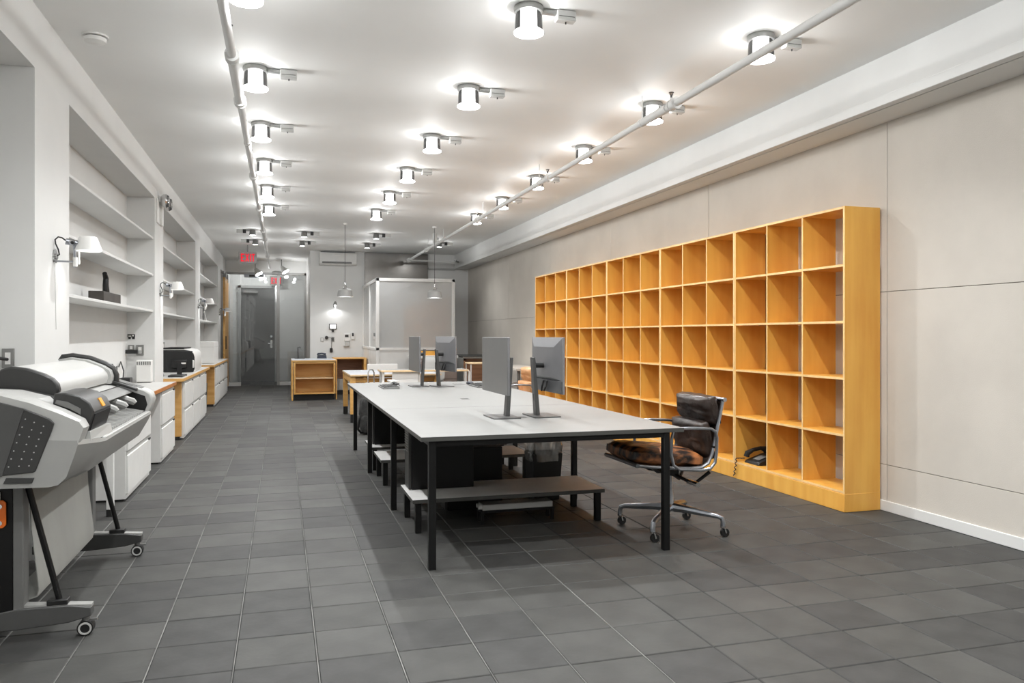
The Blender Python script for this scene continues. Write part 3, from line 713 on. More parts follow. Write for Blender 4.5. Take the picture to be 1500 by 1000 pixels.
def wall_lamp(y, lab):
    t = thing('wall_lamp', lab, 'wall lamp', (XL, y, 1.76), 'pillar wall lamps')
    A = lambda x, dy, z: Vector((XL+x*.6, y+dy, 1.76+z))
    obj('base_plate', G().ring(A(0,0,0), A(.014,0,0), .045, .043, 24).ring(A(.014,0,0), A(.03,0,0), .018), 'chrome', t)
    obj('arm', G().ring(A(.02,0,-.03), A(.185,.02,-.03), .006, n=8).ring(A(.18,.02,-.065), A(.18,.02,.075), .009, n=10), 'aluminium', t)
    obj('joint', G().ring(A(.10,.01,.095), A(.20,.03,.085), .020, n=14).ring(A(.165,-.01,.085), A(.165,.05,.085), .017), 'aluminium', t)
    obj('swivel_knob', G().ring(A(.17,-.022,.085), A(.17,-.008,.085), .009), 'black_plastic', t)
    obj('counter_rod', G().ring(A(.185,.02,-.06), A(.185,.02,-.002), .013, n=12).ring(A(.215,.03,-.045), A(.215,.03,.04), .006, n=8), 'white_plastic', t)
    obj('cable', G().tube([A(.02,0,.0), A(.05,-.01,.01), A(.045,-.02,.04), A(.02,-.02,.075), A(.015,-.02,.10), A(.04,-.01,.118), A(.07,0,.115), A(.1,.01,.1)], .0045, 6), 'black_plastic', t)
    c = A(.29,.06,0)
    sh = obj('shade', G().lathe([(.0,.132),(.048,.132),(.052,.128),(.083,.042),(.080,.042),(.049,.124),(.0,.124)], c, 28), 'white_plastic', t)
    obj('bulb', G().lathe([(0,.05),(.05,.052),(.055,.07),(.03,.10),(0,.11)], c, 16), 'lamp_small', t)
    light('SPOT', c+Vector((0,0,.038)), E_WALL, .04, t, size=R(160), blend=.6)
    obj('pull_cord', G().tube([A(.004,0,-.04), A(.005,.01,-.2), A(.004,.03,-.45)], .0015, 5), 'grey_plastic', t)
    return t
w0 = wall_lamp(5.42, 'white shaded wall lamp on the pillar beside the plotter')
for y, lab in ((9.78, 'white shaded wall lamp on the pillar before the small monitor'), (14.05, 'white shaded wall lamp on the pillar before the shelved books'), (18.75, 'white shaded wall lamp on the pillar beside the sliding wooden door')):
    wn = dup(w0, (XL, y, 1.76), 0, lab)
# emergency light on second pillar
t = thing('emergency_light', 'white emergency light with round clear heads on a pillar bracket', 'emergency light', (XL, 9.75, 2.5))
obj('bracket', G().box(XL, XL+.012, 9.50, 9.66, 2.53, 2.80).box(XL, XL+.03, 9.72, 9.76, 2.53, 2.80).box(XL, XL+.03, 9.80, 9.86, 2.53, 2.80), 'white_plastic', t, bevel=.004)
for y in (9.68, 9.92):
    h = obj('lamp_head', G().lathe([(.0,0),(.05,.005),(.075,.03),(.08,.06),(.07,.075)], (XL+.02, y, 2.80), 20, 'x'), 'chrome', t)
    obj('head_glass', G().lathe([(.07,.075),(.06,.09),(.0,.10)], (XL+.02, y, 2.80), 20, 'x'), 'glass_jar', h)

# ================================================================== COUNTERS AND FILE CABINETS
wtop = lambda n, c: 0 if n.z > .9 else 1
def worktop(y0, y1, lab, em):
    t = thing('worktop', lab, 'worktop', (-1.37, (y0+y1)/2, 0))
    obj('board', G().box(NB+.003, -1.12, y0, y1, .722, .76), ['worktop_white', em], t, matfn=wtop, bevel=.002, seg=1)
    return t
t = worktop(5.78, 9.41, 'white worktop with dark orange edge behind the plotter', 'orange_edge')
for y in (6.08, ): obj('leg', G().box(-1.18, -1.135, y, y+.045, .05, .722), 'cabinet_white', t, bevel=.002); obj('leg_foot', G().box(-1.18, -1.135, y, y+.045, 0, .05), 'black_plastic', t)
t = worktop(10.06, 13.66, 'white worktop with oak edge carrying the small monitor and printer', 'oak')
obj('end_panel', G().box(-1.60, -1.17, 10.30, 10.33, .04, .722), 'oak', t, bevel=.002); obj('panel_foot', G().box(-1.58, -1.19, 10.30, 10.33, 0, .04), 'black_plastic', t)
t = worktop(14.45, 18.29, 'white worktop with oak edge carrying the tall white box', 'oak')
obj('end_panel', G().box(-1.60, -1.15, 14.95, 14.99, .04, .722), 'oak', t, bevel=.002); obj('panel_foot', G().box(-1.58, -1.17, 14.95, 14.99, 0, .04), 'black_plastic', t)
def file_cabinet(y0, y1, lab, zt=.715):
    t = thing('file_cabinet', lab, 'file cabinet', (-1.37, (y0+y1)/2, 0), 'white lateral file cabinets under the worktops')
    obj('carcass', G().box(-1.60, -1.148, y0, y1, .015, zt), 'cabinet_white', t, bevel=.003)
    obj('plinth', G().box(-1.59, -1.17, y0+.01, y1-.01, 0, .03), 'gap_dark', t)
    h = (zt-.07)/2
    for k in range(2):
        z0 = .055+k*(h+.008)
        d = obj('drawer', G().box(-1.15, -1.132, y0+.012, y1-.012, z0, z0+h-.03), 'cabinet_white', t, bevel=.003)
        obj('drawer_rail', G().box(-1.149, -1.142, y0+.012, y1-.012, z0+h-.03, z0+h-.002), 'grey_plastic', d)
        obj('drawer_pull', G().box(-1.138, -1.128, y1-.13, y1-.05, z0+h-.034, z0+h-.018), 'black_plastic', d, bevel=.002)
    return t
file_cabinet(6.61, 7.73, 'white file cabinet behind the plotter stand')
file_cabinet(8.43, 9.39, 'white file cabinet under the dark orange edged worktop end')
labs = ['beside the oak panel', 'in the middle of three', 'next to the narrow gap']
for k in range(3): file_cabinet(10.35+.95*k, 10.35+.95*(k+1)-.006, 'white file cabinet under the monitor and printer worktop, '+labs[k])
labs = ['beside the oak panel', 'in the middle of three', 'nearest the sliding wooden door']
for k in range(3): file_cabinet(15.0+1.07*k, 15.0+1.07*(k+1)-.006, 'white file cabinet under the tall white box worktop, '+labs[k])
t = thing('slim_bin', 'slim dark grey bin on casters in the gap beside the file cabinets', 'bin', (-1.35, 13.4, 0))
obj('body', G().loft([[(-1.5,13.26,.05),(-1.16,13.26,.05),(-1.16,13.54,.05),(-1.5,13.54,.05)], [(-1.52,13.24,.5),(-1.15,13.24,.5),(-1.15,13.56,.5),(-1.52,13.56,.5)]]), 'dark_plastic', t, bevel=.006)
for x in (-1.46, -1.2):
    for y in (13.3, 13.5): obj('caster', G().ring((x-.012, y, .025), (x+.012, y, .025), .025), 'black_plastic', t)
# things on worktops
t = thing('white_router', 'white upright box with a row of vents on the worktop behind the plotter', 'router', (-1.42, 9.27, .76))
obj('case', G().box(-1.50, -1.35, 9.22, 9.34, .77, 1.005), 'white_plastic', t, bevel=.008)
obj('foot', G().box(-1.49, -1.36, 9.23, 9.33, .76, .772), 'mid_plastic', t)
for k in range(7): obj('vent', G().box(-1.493+k*.021, -1.481+k*.021, 9.2185, 9.2205, .955, .99), 'mid_plastic', t)
t = thing('power_adapter', 'black plug adapter jutting from the wall socket above the worktop', 'adapter', (-1.53, 9.33, 1.07))
obj('body', G().box(-1.625, -1.50, 9.31, 9.37, 1.075, 1.115), 'black_plastic', t, bevel=.004); obj('prongs', G().box(-1.50, -1.47, 9.36, 9.395, 1.08, 1.11), 'grey_plastic', t)
def wall_plate(name, box, axis, lab, cat='socket', m='steel_grey', im='white_plastic'):
    x0, x1, y0, y1, z0, z1 = box
    t = thing(name, lab, cat, ((x0+x1)/2, (y0+y1)/2, z0))
    obj('plate', G().box(*box), m, t, bevel=.002)
    if axis == 'y': obj('insert', G().box(x0+(x1-x0)*.28, x1-(x1-x0)*.28, y0-.004, y0+.002, z0+(z1-z0)*.2, z1-(z1-z0)*.2), im, t)
    else: obj('insert', G().box(x1-.002, x1+.004, y0+(y1-y0)*.28, y1-(y1-y0)*.28, z0+(z1-z0)*.2, z1-(z1-z0)*.2), im, t)
    return t
wall_plate('wall_socket', (-1.605, -1.545, 9.388, 9.4, 1.11, 1.168), 'y', 'small steel wall plate above the black plug adapter')
wall_plate('wall_socket', (-1.525, -1.45, 9.388, 9.4, 1.052, 1.168), 'y', 'tall steel wall socket holding the black plug adapter')
t = thing('wall_label', 'black sticker with white marks on the recess side wall', 'sticker', (-1.575, 9.395, 1.23))
obj('sticker', G().box(-1.612, -1.538, 9.396, 9.4, 1.25, 1.285).box(-1.605, -1.58, 9.396, 9.4, 1.232, 1.252).box(-1.568, -1.54, 9.396, 9.4, 1.232, 1.252), 'black_plastic', t)
obj('white_mark', G().box(-1.603, -1.575, 9.394, 9.397, 1.258, 1.270).box(-1.565, -1.550, 9.394, 9.397, 1.262, 1.276), 'white_plastic', t)
t = wall_plate('wall_socket', (-1.50, -1.44, 5.008, 5.02, 1.09, 1.20), 'y', 'steel wall socket with black cord beside the plotter', 'socket')
obj('cord', G().tube([(-1.47, 5.0, 1.14), (-1.50, 4.93, 1.15), (-1.56, 4.85, 1.14), (-1.6, 4.7, 1.05), (-1.605, 4.6, .7)], .009, 8), 'black_plastic', t)
t = thing('cable_clutter', 'small black cable box with cords at the worktop back', 'cable box', (-1.5, 8.8, .76))
obj('box', G().box(-1.58, -1.48, 8.75, 8.9, .76, .84), 'black_plastic', t, bevel=.006)
obj('cords', G().tube([(-1.6, 8.85, .95), (-1.6, 8.95, 1.0), (-1.59, 9.05, .9), (-1.58, 8.95, .80), (-1.53, 8.85, .83)], .006, 6).tube([(-1.6, 8.6, .9), (-1.59, 8.7, .96), (-1.6, 8.75, .88), (-1.58, 8.8, .8)], .006, 6), 'dark_plastic', t)
wall_plate('wall_socket', (-1.62, -1.608, 8.5, 8.62, .90, .99), 'x', 'dark plug block low on the recess wall behind the plotter', 'socket', 'dark_plastic', 'black_plastic')
# second worktop: small monitor, tray, printer
t = thing('small_monitor', 'small black monitor seen from behind on the oak edged worktop', 'monitor', (-1.3, 10.85, .76))
Mx = Matrix.Translation((-1.255, 10.85, .76)) @ Matrix.Rotation(R(6), 4, 'Z')
obj('panel', G().box(-.155, .155, 0, .02, .045, .31).xf(Mx), 'black_plastic', t, bevel=.004)
obj('back_box', G().box(-.09, .09, -.03, 0, .09, .2).xf(Mx), 'black_plastic', t, bevel=.01)
obj('stand', G().box(-.03, .03, -.035, -.01, .01, .15).box(-.09, .09, -.09, .06, 0, .012).xf(Mx), 'black_plastic', t, bevel=.003)
obj('label', G().box(.02, .075, -.032, -.029, .145, .165).xf(Mx), 'white_plastic', t)
t = thing('office_printer', 'black and white desktop printer behind the small monitor', 'printer', (-1.37, 12.1, .76))
pf = [(-1.58, .76), (-1.17, .76), (-1.155, .80), (-1.155, .98), (-1.17, 1.03), (-1.21, 1.065), (-1.28, 1.08), (-1.58, 1.08)]
obj('body', G().prism_y(pf, 11.75, 12.65), 'white_plastic', t, bevel=.01)
obj('side_cover', G().prism_y([(x-.008 if x > -1.4 else x+.01, z-.01 if z > .9 else z+.004) for x, z in pf], 11.72, 11.76), 'black_plastic', t)
obj('paper_tray', G().box(-1.30, -1.165, 11.62, 11.75, .82, .93), 'pale_plastic', t, bevel=.012)
obj('top_lid', G().box(-1.58, -1.3, 11.75, 12.65, 1.08, 1.1), 'black_plastic', t, bevel=.004)
tag(obj('pen_tray', G().box(-1.33, -1.16, 10.35, 10.62, .76, .785), 'dark_plastic', bevel=.008), 'flat dark tray in front of the small monitor', 'tray')
t = thing('desk_telephone', 'black desk telephone with clutter behind the small monitor by the pillar', 'telephone', (-1.47, 10.5, .76))
obj('base', G().loft([[(-1.56,10.35,.76),(-1.40,10.35,.76),(-1.40,10.6,.76),(-1.56,10.6,.76)], [(-1.55,10.36,.85),(-1.41,10.36,.80),(-1.41,10.59,.80),(-1.55,10.59,.85)]]), 'black_plastic', t, bevel=.006)
obj('handset', G().tube([(-1.5,10.34,.83),(-1.5,10.36,.86),(-1.5,10.48,.885),(-1.5,10.6,.86)], [.024,.02,.015,.024], 8), 'black_plastic', t)
for k, y in enumerate((11.0, 11.9)): wall_plate('wall_socket', (-1.62, -1.608, y, y+.3, 1.06, 1.175), 'x', ['steel wall socket above the small monitor', 'steel wall socket above the desktop printer'][k])
t = thing('white_box', 'tall white box appliance with grey vent panel on the last worktop', 'appliance', (-1.36, 15.5, .76))
obj('body', G().box(-1.57, -1.16, 15.1, 15.95, .765, 1.155), 'white_plastic', t, bevel=.006)
obj('lid_seam', G().box(-1.571, -1.159, 15.098, 15.952, 1.06, 1.064), 'grey_plastic', t)
obj('feet', G().box(-1.55, -1.18, 15.13, 15.92, .76, .768), 'grey_plastic', t)
wall_plate('wall_socket', (-1.62, -1.608, 16.2, 16.55, 1.13, 1.2), 'x', 'steel wall socket above the tall white box')

# sliding wooden door at the far left
sd = struct(obj('door_2', G().box(-1.305, -1.255, 19.35, 20.55, .03, 2.62), 'oak', bevel=.004), 'light oak sliding door hung on a steel track')
obj('track', G().box(-1.32, -1.27, 19.15, 20.75, 2.70, 2.75), 'steel_grey', sd, bevel=.004)
obj('hanger', G().box(-1.318, -1.245, 19.5, 19.6, 2.55, 2.74).box(-1.318, -1.245, 20.25, 20.35, 2.55, 2.74), 'steel_grey', sd, bevel=.004)
obj('pull', G().box(-1.255, -1.235, 19.45, 19.48, .95, 1.25), 'black_metal', sd)
t = thing('dark_coat', 'dark coat hanging in the gap before the sliding wooden door', 'coat', (-1.45, 19.5, .9))
obj('coat_body', G().cushion(.12, .12, .5, Matrix.Translation((-1.48, 19.5, 1.25)), 10, .5, .02, 4), 'fabric_dark', t)
obj('hook', G().ring((-1.61, 19.5, 1.78), (-1.5, 19.5, 1.76), .01), 'steel_grey', t)

# ================================================================== PLOTTER
t = thing('plotter', 'large grey format plotter on a wheeled stand', 'plotter', (-1.02, 4.3, 0))
# lower front shell lofted along y, tapering at the near end
pA = [(-1.28,.675),(-.89,.668),(-.858,.675),(-.829,.704),(-.80,.79),(-.787,.834),(-.79,.85),(-.95,.86),(-1.28,.86)]
pB = [(-1.28,.675),(-.91,.665),(-.855,.675),(-.815,.70),(-.765,.78),(-.745,.82),(-.748,.84),(-.95,.84),(-1.28,.86)]
pC = [(-1.28,.675),(-.92,.655),(-.85,.665),(-.80,.69),(-.75,.78),(-.735,.815),(-.74,.828),(-.76,.828),(-1.28,.80)]
S_ = lambda pr, y: [(x, y, z) for x, z in pr]
obj('lower_shell', G().loft([S_(pA, 3.525), S_(pB, 3.70), S_(pC, 3.78), S_(pC, 5.02)]), 'plotter_grey', t, angle=30)
# near end cap (upper)
eA = [(-1.28,.84),(-.788,.838),(-.768,.90),(-.785,.925),(-.86,.962),(-.96,1.005),(-1.06,1.036),(-1.28,1.05)]
eB = [(-1.28,.84),(-.785,.838),(-.765,.90),(-.78,.93),(-.855,.972),(-.955,1.014),(-1.06,1.044),(-1.28,1.06)]
obj('end_cap', G().loft([S_(eA, 3.53), S_(eB, 3.545), S_(eB, 3.62), S_([(-1.28,.84),(-.90,.838),(-.90,.90),(-.90,.93),(-.91,.965),(-.955,1.014),(-1.06,1.044),(-1.28,1.06)], 3.63), S_([(-1.28,.84),(-.90,.838),(-.90,.90),(-.90,.93),(-.91,.965),(-.955,1.012),(-1.06,1.042),(-1.28,1.055)], 3.80)]), 'plotter_pale', t, angle=28)
obj('cap_seam', G().prism_y([(-1.025,.70),(-1.021,.70),(-1.018,1.0),(-1.022,1.0)], 3.523, 3.532), 'dark_plastic', t) if 0 else None
# dark dimpled side panel and its dimples
dp = [(-1.28,.712),(-1.06,.722),(-.946,.73),(-.937,.735),(-.877,.901),(-.872,.923),(-.889,.942),(-.977,.983),(-1.06,1.01),(-1.28,1.03)]
pn = obj('side_panel', G().prism_y(dp, 3.519, 3.535), 'dark_plastic', t, bevel=.003)
dots = [(-.972,.943),(-.941,.929),(-.908,.913),(-.983,.912),(-.95,.9),(-.917,.887),(-.992,.882),(-.959,.873),(-.925,.862),(-1.002,.851),(-.968,.843),(-.934,.835),(-1.012,.819),(-.976,.815),(-.942,.81),(-1.021,.788),(-.985,.786),(-.95,.783),(-1.03,.757),(-.994,.758),(-.959,.758)]
for x, z in dots:
    obj('dimple', G().ring((x, 3.5172, z), (x, 3.5195, z), .0026, n=8), 'grey_plastic', pn)
obj('side_panel_back', G().prism_y([(-1.28,.712),(-1.053,.72),(-.976,.984),(-1.06,1.008),(-1.28,1.028)], 3.516, 3.521), 'mid_dark', pn)
obj('grip_slot', G().prism_y([(-1.05,.690),(-.949,.688),(-.942,.709),(-1.04,.713)], 3.519, 3.53), 'dark_plastic', t, bevel=.002)
# cartridge cover
cv = [(-.775,.865),(-.750,.955),(-.766,.992),(-.805,1.022),(-.86,1.036),(-.90,1.034),(-.905,.985),(-.83,.96),(-.795,.93),(-.79,.865)]
cc = obj('cartridge_cover', G().prism_y(cv, 3.632, 3.97), 'dark_plastic', t, bevel=.006)
obj('window', G().prism_y([(-.80,.945),(-.80,.97),(-.85,1.0),(-.89,1.008),(-.895,.993),(-.84,.97)], 3.628, 3.634), 'mid_plastic', cc)
obj('front_plate', G().loft([[(-.775,3.65,.875),(-.775,3.96,.875),(-.768,3.96,.875),(-.768,3.65,.875)], [(-.756,3.65,.945),(-.756,3.96,.945),(-.748,3.96,.945),(-.748,3.65,.945)]]), 'black_plastic', cc)
obj('amber_tab', G().loft([[(-.775,3.80,.996),(-.775,3.85,.996),(-.757,3.85,.965),(-.757,3.80,.965)], [(-.768,3.80,1.0),(-.768,3.85,1.0),(-.749,3.85,.965),(-.749,3.80,.965)]]), 'amber', cc)
obj('front_skirt', G().loft([[(-.80,3.63,.835),(-.762,3.63,.835),(-.765,3.63,.875),(-.80,3.63,.875)], [(-.80,3.97,.826),(-.742,3.97,.826),(-.752,3.97,.872),(-.80,3.97,.872)]]), 'plotter_pale', t)
# paper outlet
obj('outlet_back', G().box(-.99, -.95, 3.86, 5.0, .82, .99), 'black_plastic', t)
g = G()
obj('outlet_floor', G().loft([[(-.75,3.80,.826),(-.95,3.80,.862),(-.95,3.80,.85),(-.75,3.80,.82)], [(-.75,5.0,.826),(-.95,5.0,.862),(-.95,5.0,.85),(-.75,5.0,.82)]]), 'black_plastic', t)
for k in range(22): obj('floor_rib', G().loft([[(-.765,3.84+k*.052,.829),(-.765,3.86+k*.052,.829),(-.93,3.86+k*.052,.86),(-.93,3.84+k*.052,.86)], [(-.765,3.844+k*.052,.840),(-.765,3.856+k*.052,.840),(-.93,3.856+k*.052,.872),(-.93,3.844+k*.052,.872)]]), 'plotter_grey', t, smooth=False)
for k in range(4): obj('guide_arm', G().tube([(-.96, 4.08+k*.25, .945), (-.86, 4.08+k*.25, .925), (-.80, 4.08+k*.25, .902), (-.79, 4.08+k*.25, .892)], [.022,.02,.019,.014], 8), 'plotter_grey', t)
obj('outlet_lip', G().box(-.765, -.738, 3.80, 5.0, .815, .832), 'plotter_pale', t, bevel=.005)
# top deck and window
obj('top_deck', G().prism_y([(-1.28,1.0),(-.99,1.0),(-.965,.998),(-.90,.978),(-.90,.962),(-.97,.97),(-1.28,.96)], 3.80, 5.0), 'plotter_pale', t)
obj('deck_flap', G().prism_y([(-.90,.980),(-.845,.958),(-.83,.945),(-.845,.935),(-.90,.958)], 3.84, 5.0), 'mid_plastic', t, bevel=.002)
obj('deck_strip', G().prism_y([(-.905,.9815),(-.898,.9825),(-.898,.978),(-.905,.976)], 3.84, 5.0), 'black_plastic', t)
obj('deck_gasket', G().loft([[(x, y, z) for y, z in ((3.80,z1-.02),(3.87,z1-.02),(3.87,z1),(3.80,z1))] for x, z1 in ((-1.28,1.055),(-1.06,1.04),(-.955,1.012),(-.91,.985))]), 'dark_plastic', t)
# roll hood
HY0 = 3.90
hd = [(-.948,1.005),(-.94,1.035),(-.945,1.06),(-.965,1.085),(-1.0,1.105),(-1.06,1.128),(-1.12,1.138),(-1.16,1.125),(-1.18,1.09),(-1.18,1.0)]
obj('roll_hood', G().prism_y(hd, HY0, 4.90), 'plotter_white', t, angle=50)
cap = lambda s: [(-1.06+(x+1.06)*s, 1.06+(z-1.06)*s if z > 1.02 else z) for x, z in hd]
obj('hood_cap', G().prism_y(cap(1.03), HY0-.04, HY0+.005), 'dark_plastic', t, bevel=.008, angle=50)
obj('hood_frame', G().prism_y([(-.93,1.0),(-.925,1.04),(-.935,1.075),(-.97,1.10),(-1.05,1.135),(-1.14,1.150),(-1.19,1.14),(-1.19,1.0)], 4.90, 5.0), 'plotter_pale', t, angle=50)
obj('hood_rim', G().tube([(-.915,4.99,1.0),(-.915,4.99,1.045),(-.93,4.99,1.082),(-.97,4.99,1.108),(-1.05,4.99,1.142),(-1.14,4.99,1.158),(-1.19,4.99,1.152),(-1.2,4.99,1.13)], .016, 8), 'dark_plastic', t)
# far end cap with control panel
fc = [(-1.28,.68),(-.90,.655),(-.83,.68),(-.765,.79),(-.735,.85),(-.722,.90),(-.733,.935),(-.77,.96),(-.94,1.012),(-1.28,1.02)]
obj('end_cap', G().prism_y(fc, 5.0, 5.13), 'plotter_pale', t, bevel=.012, angle=40)
obj('cap_liner', G().prism_y([(-.95,.86),(-.765,.835),(-.752,.87),(-.765,.92),(-.83,.945),(-.95,.975)], 4.996, 5.002), 'black_plastic', t)
obj('control_panel', G().loft([[(-.785,5.01,.957),(-.93,5.01,1.008),(-.93,5.01,1.018),(-.785,5.01,.968)], [(-.785,5.12,.957),(-.93,5.12,1.008),(-.93,5.12,1.018),(-.785,5.12,.968)]]), 'mid_plastic', t, bevel=.003)
obj('display', G().loft([[(-.81,5.03,.977),(-.87,5.03,.998),(-.87,5.03,1.0),(-.81,5.03,.979)], [(-.81,5.10,.977),(-.87,5.10,.998),(-.87,5.10,1.0),(-.81,5.10,.979)]]), 'steel_grey', t)
obj('panel_rail', G().loft([[(-.80,4.95,.952),(-.94,4.95,1.002),(-.94,4.95,1.018),(-.80,4.95,.968)], [(-.80,4.99,.952),(-.94,4.99,1.002),(-.94,4.99,1.018),(-.80,4.99,.968)]]), 'dark_plastic', t, bevel=.004)
# stand
for y in (3.72, 4.965):
    cl = obj('stand_column', G().box(-1.19, -1.065, y-.03, y+.05, .13, .675), 'black_metal', t, bevel=.003)
    obj('column_edge', G().box(-1.065, -1.027, y-.03, y+.05, .13, .675), 'mid_plastic', t, bevel=.004)
    obj('foot_bar', G().loft([[(-1.33,y-.035,.055),(-1.33,y+.045,.055),(-1.33,y+.045,.10),(-1.33,y-.035,.10)], [(-1.05,y-.035,.055),(-1.05,y+.045,.055),(-1.05,y+.045,.142),(-1.05,y-.035,.142)], [(-.86,y-.03,.065),(-.86,y+.04,.065),(-.86,y+.04,.138),(-.86,y-.03,.138)], [(-.775,y-.025,.085),(-.775,y+.035,.085),(-.775,y+.035,.122),(-.775,y-.025,.122)]]), 'mid_dark' if y < 4 else 'dark_plastic', t, bevel=.004)
    obj('foot_rail', G().loft([[(-1.04,y-.02,.142),(-1.04,y+.03,.142),(-1.04,y+.03,.152),(-1.04,y-.02,.152)], [(-.775,y-.015,.120),(-.775,y+.025,.120),(-.775,y+.025,.132),(-.775,y-.015,.132)]]), 'plotter_grey', t)
    obj('strut', G().ring((-1.028, y+.005, .68), (-.90, y+.005, .15), .0125, n=10), 'black_metal', t)
    obj('strut_clamp', G().box(-.945, -.865, y-.02, y+.03, .14, .162), 'black_plastic', t, bevel=.004)
    for x in (-.80, -1.28):
        w = obj('caster', G().ring((x, y-.018, .032), (x, y+.026, .032), .032, n=20), 'black_plastic', t)
        obj('caster_rim', G().lathe([(.019,-.001),(.026,-.001),(.026,.002),(.019,.002),(.019,-.001)], (x, y-.020, .032), 20, 'y', False), 'grey_plastic', w)
        obj('caster_mount', G().ring((x, y+.004, .045), (x, y+.004, .08), .016).box(x, x+.045, y-.003, y+.011, .058, .066), 'steel_grey', w)
# media bin sheet
g = G(); sec = []
for x, z in ((-1.03, .66), (-1.02, .45), (-1.0, .27), (-.992, .19), (-.998, .16), (-1.03, .15), (-1.10, .17)): sec.append((x, z))
sec2 = [(x-.004, z+.004) for x, z in sec[::-1]]
obj('media_bin_cloth', G().prism_y(sec+sec2, 3.78, 4.80), 'paper_grey', t, angle=60)
# orange hang tag
tg = thing('orange_tag', 'orange hang tag with buttons on the plotter stand column', 'tag', (-1.12, 3.68, .48))
obj('card', G().prism_y([(-1.165,.483),(-1.098,.483),(-1.086,.495),(-1.086,.587),(-1.098,.598),(-1.165,.598)], 3.676, 3.684), 'orange_plastic', tg, bevel=.003)
for z in (.505, .573): obj('button', G().ring((-1.108, 3.670, z), (-1.108, 3.677, z), .010), 'chrome', tg)
obj('tie', G().box(-1.12, -1.108, 3.678, 3.686, .592, .63), 'white_plastic', tg)

# ================================================================== FAR END FURNITURE
# reception desk: shelf unit and return
t = thing('reception_desk', 'oak reception desk with two open shelves and grey top', 'desk', (.62, 16.0, 0))
obj('shelf_box', G().box(.225, .26, 15.84, 16.20, .12, .75).box(.985, 1.02, 15.84, 16.20, .12, .75).box(.26, .985, 15.84, 16.20, .12, .145).box(.26, .985, 15.84, 16.20, .72, .75), 'oak', t, bevel=.002)
obj('shelf', G().box(.26, .985, 15.85, 16.19, .42, .44), 'oak_pale', t)
obj('back_board', G().box(.26, .985, 16.185, 16.2, .145, .72), 'oak', t)
obj('kick_board', G().box(.24, 1.0, 15.98, 16.18, 0, .12), 'black_plastic', t)
obj('end_panel', G().box(.185, .215, 15.84, 17.2, 0, .77), 'oak', t, bevel=.002)
obj('desk_top', G().box(.19, 1.03, 15.83, 17.25, .755, .785), ['laminate_grey', 'oak'], t, matfn=wtop, bevel=.002)
obj('right_panel', G().box(1.035, 1.06, 15.95, 17.25, 0, .783), 'oak', t, bevel=.002)
t = thing('reception_return', 'oak and walnut return desk against the end wall', 'desk', (1.4, 17.3, 0))
obj('top', G().box(1.065, 1.75, 17.0, 17.7, .765, .79), 'oak', t, bevel=.002)
obj('end_panel', G().box(1.69, 1.745, 17.0, 17.7, 0, .765), 'oak', t, bevel=.002)
obj('back_panel', G().box(1.07, 1.69, 17.45, 17.48, .33, .765), 'walnut', t)
obj('inner_panel', G().box(1.07, 1.28, 17.40, 17.45, .34, .55), 'walnut', t)
t = thing('grey_pedestal', 'grey pedestal cabinet on a dark plinth beneath the walnut return', 'cabinet', (1.3, 17.6, 0))
obj('body', G().box(1.12, 1.42, 17.25, 17.44, .09, .33), 'frame_grey', t, bevel=.003)
obj('door', G().box(1.19, 1.415, 17.235, 17.25, .10, .325), 'grey_plastic', t, bevel=.002)
obj('plinth', G().box(1.13, 1.41, 17.27, 17.43, 0, .09), 'black_plastic', t)
t = thing('desk_telephone', 'blue-black telephone on the reception desk', 'telephone', (.82, 17.05, .785))
obj('base', G().loft([[(.72,16.98,.785),(.92,16.98,.785),(.92,17.15,.785),(.72,17.15,.785)], [(.73,17.0,.81),(.91,17.0,.81),(.91,17.14,.86),(.73,17.14,.86)]]), 'blue_black', t, bevel=.006)
obj('handset', G().tube([(.73,17.06,.855),(.74,17.06,.88),(.82,17.06,.89),(.9,17.06,.87)], [.022,.02,.015,.022], 8), 'blue_black', t)
t = thing('desk_stand', 'thin black frame stand on the end of the reception desk', 'stand', (.33, 16.9, .785))
obj('foot_plate', G().box(.26, .46, 16.8, 17.0, .785, .793), 'dark_plastic', t)
obj('frame', G().tube([(.33,16.9,.79),(.325,16.9,1.02),(.37,16.9,1.03),(.375,16.9,1.0)], .008, 6), 'black_metal', t)
# wall devices
t = thing('air_conditioner', 'white split air conditioner high on the end wall', 'air conditioner', (1.2, 17.9, 2.83))
obj('body', G().prism_x([(18.0,2.835),(17.82,2.835),(17.78,2.87),(17.79,3.05),(17.83,3.11),(18.0,3.12)], .80, 1.61), 'pale_plastic', t, bevel=.008)
obj('outlet_vane', G().box(.86, 1.50, 17.772, 17.79, 2.862, 2.885), 'mid_plastic', t)
obj('outlet_slot', G().box(.86, 1.50, 17.776, 17.79, 2.888, 2.90), 'black_plastic', t)
obj('brand_strip', G().box(1.08, 1.26, 17.779, 17.79, 3.04, 3.055), 'white_plastic', t)
obj('top_grille', G().box(.83, 1.58, 17.83, 17.99, 3.115, 3.125), 'dark_plastic', t)
t = thing('wall_sconce', 'grey cone wall lamp with clear jar bulb on the end wall', 'wall lamp', (1.145, 17.9, 1.87))
obj('shade', G().lathe([(.0,2.03),(.02,2.025),(.045,1.955),(.04,1.955),(.015,2.02)], (1.145, 17.88, 0), 20), 'steel_grey', t)
obj('jar', G().lathe([(.04,1.955),(.045,1.92),(.03,1.88),(0,1.87)], (1.145, 17.88, 0), 20), 'glass_jar', t)
obj('bulb', G().lathe([(0,1.955),(.02,1.94),(.025,1.92),(0,1.90)], (1.145, 17.88, 0), 12), 'lamp_small', t)
obj('bracket', G().ring((1.145, 17.88, 2.0), (1.145, 18.0, 2.0), .012), 'steel_grey', t)
light('SPOT', (1.145, 17.86, 1.895), 5, .03, t, size=R(165), blend=.5)
t = thing('wall_tablet', 'small lit screen in a dark frame on the end wall', 'screen', (1.10, 17.98, 1.4))
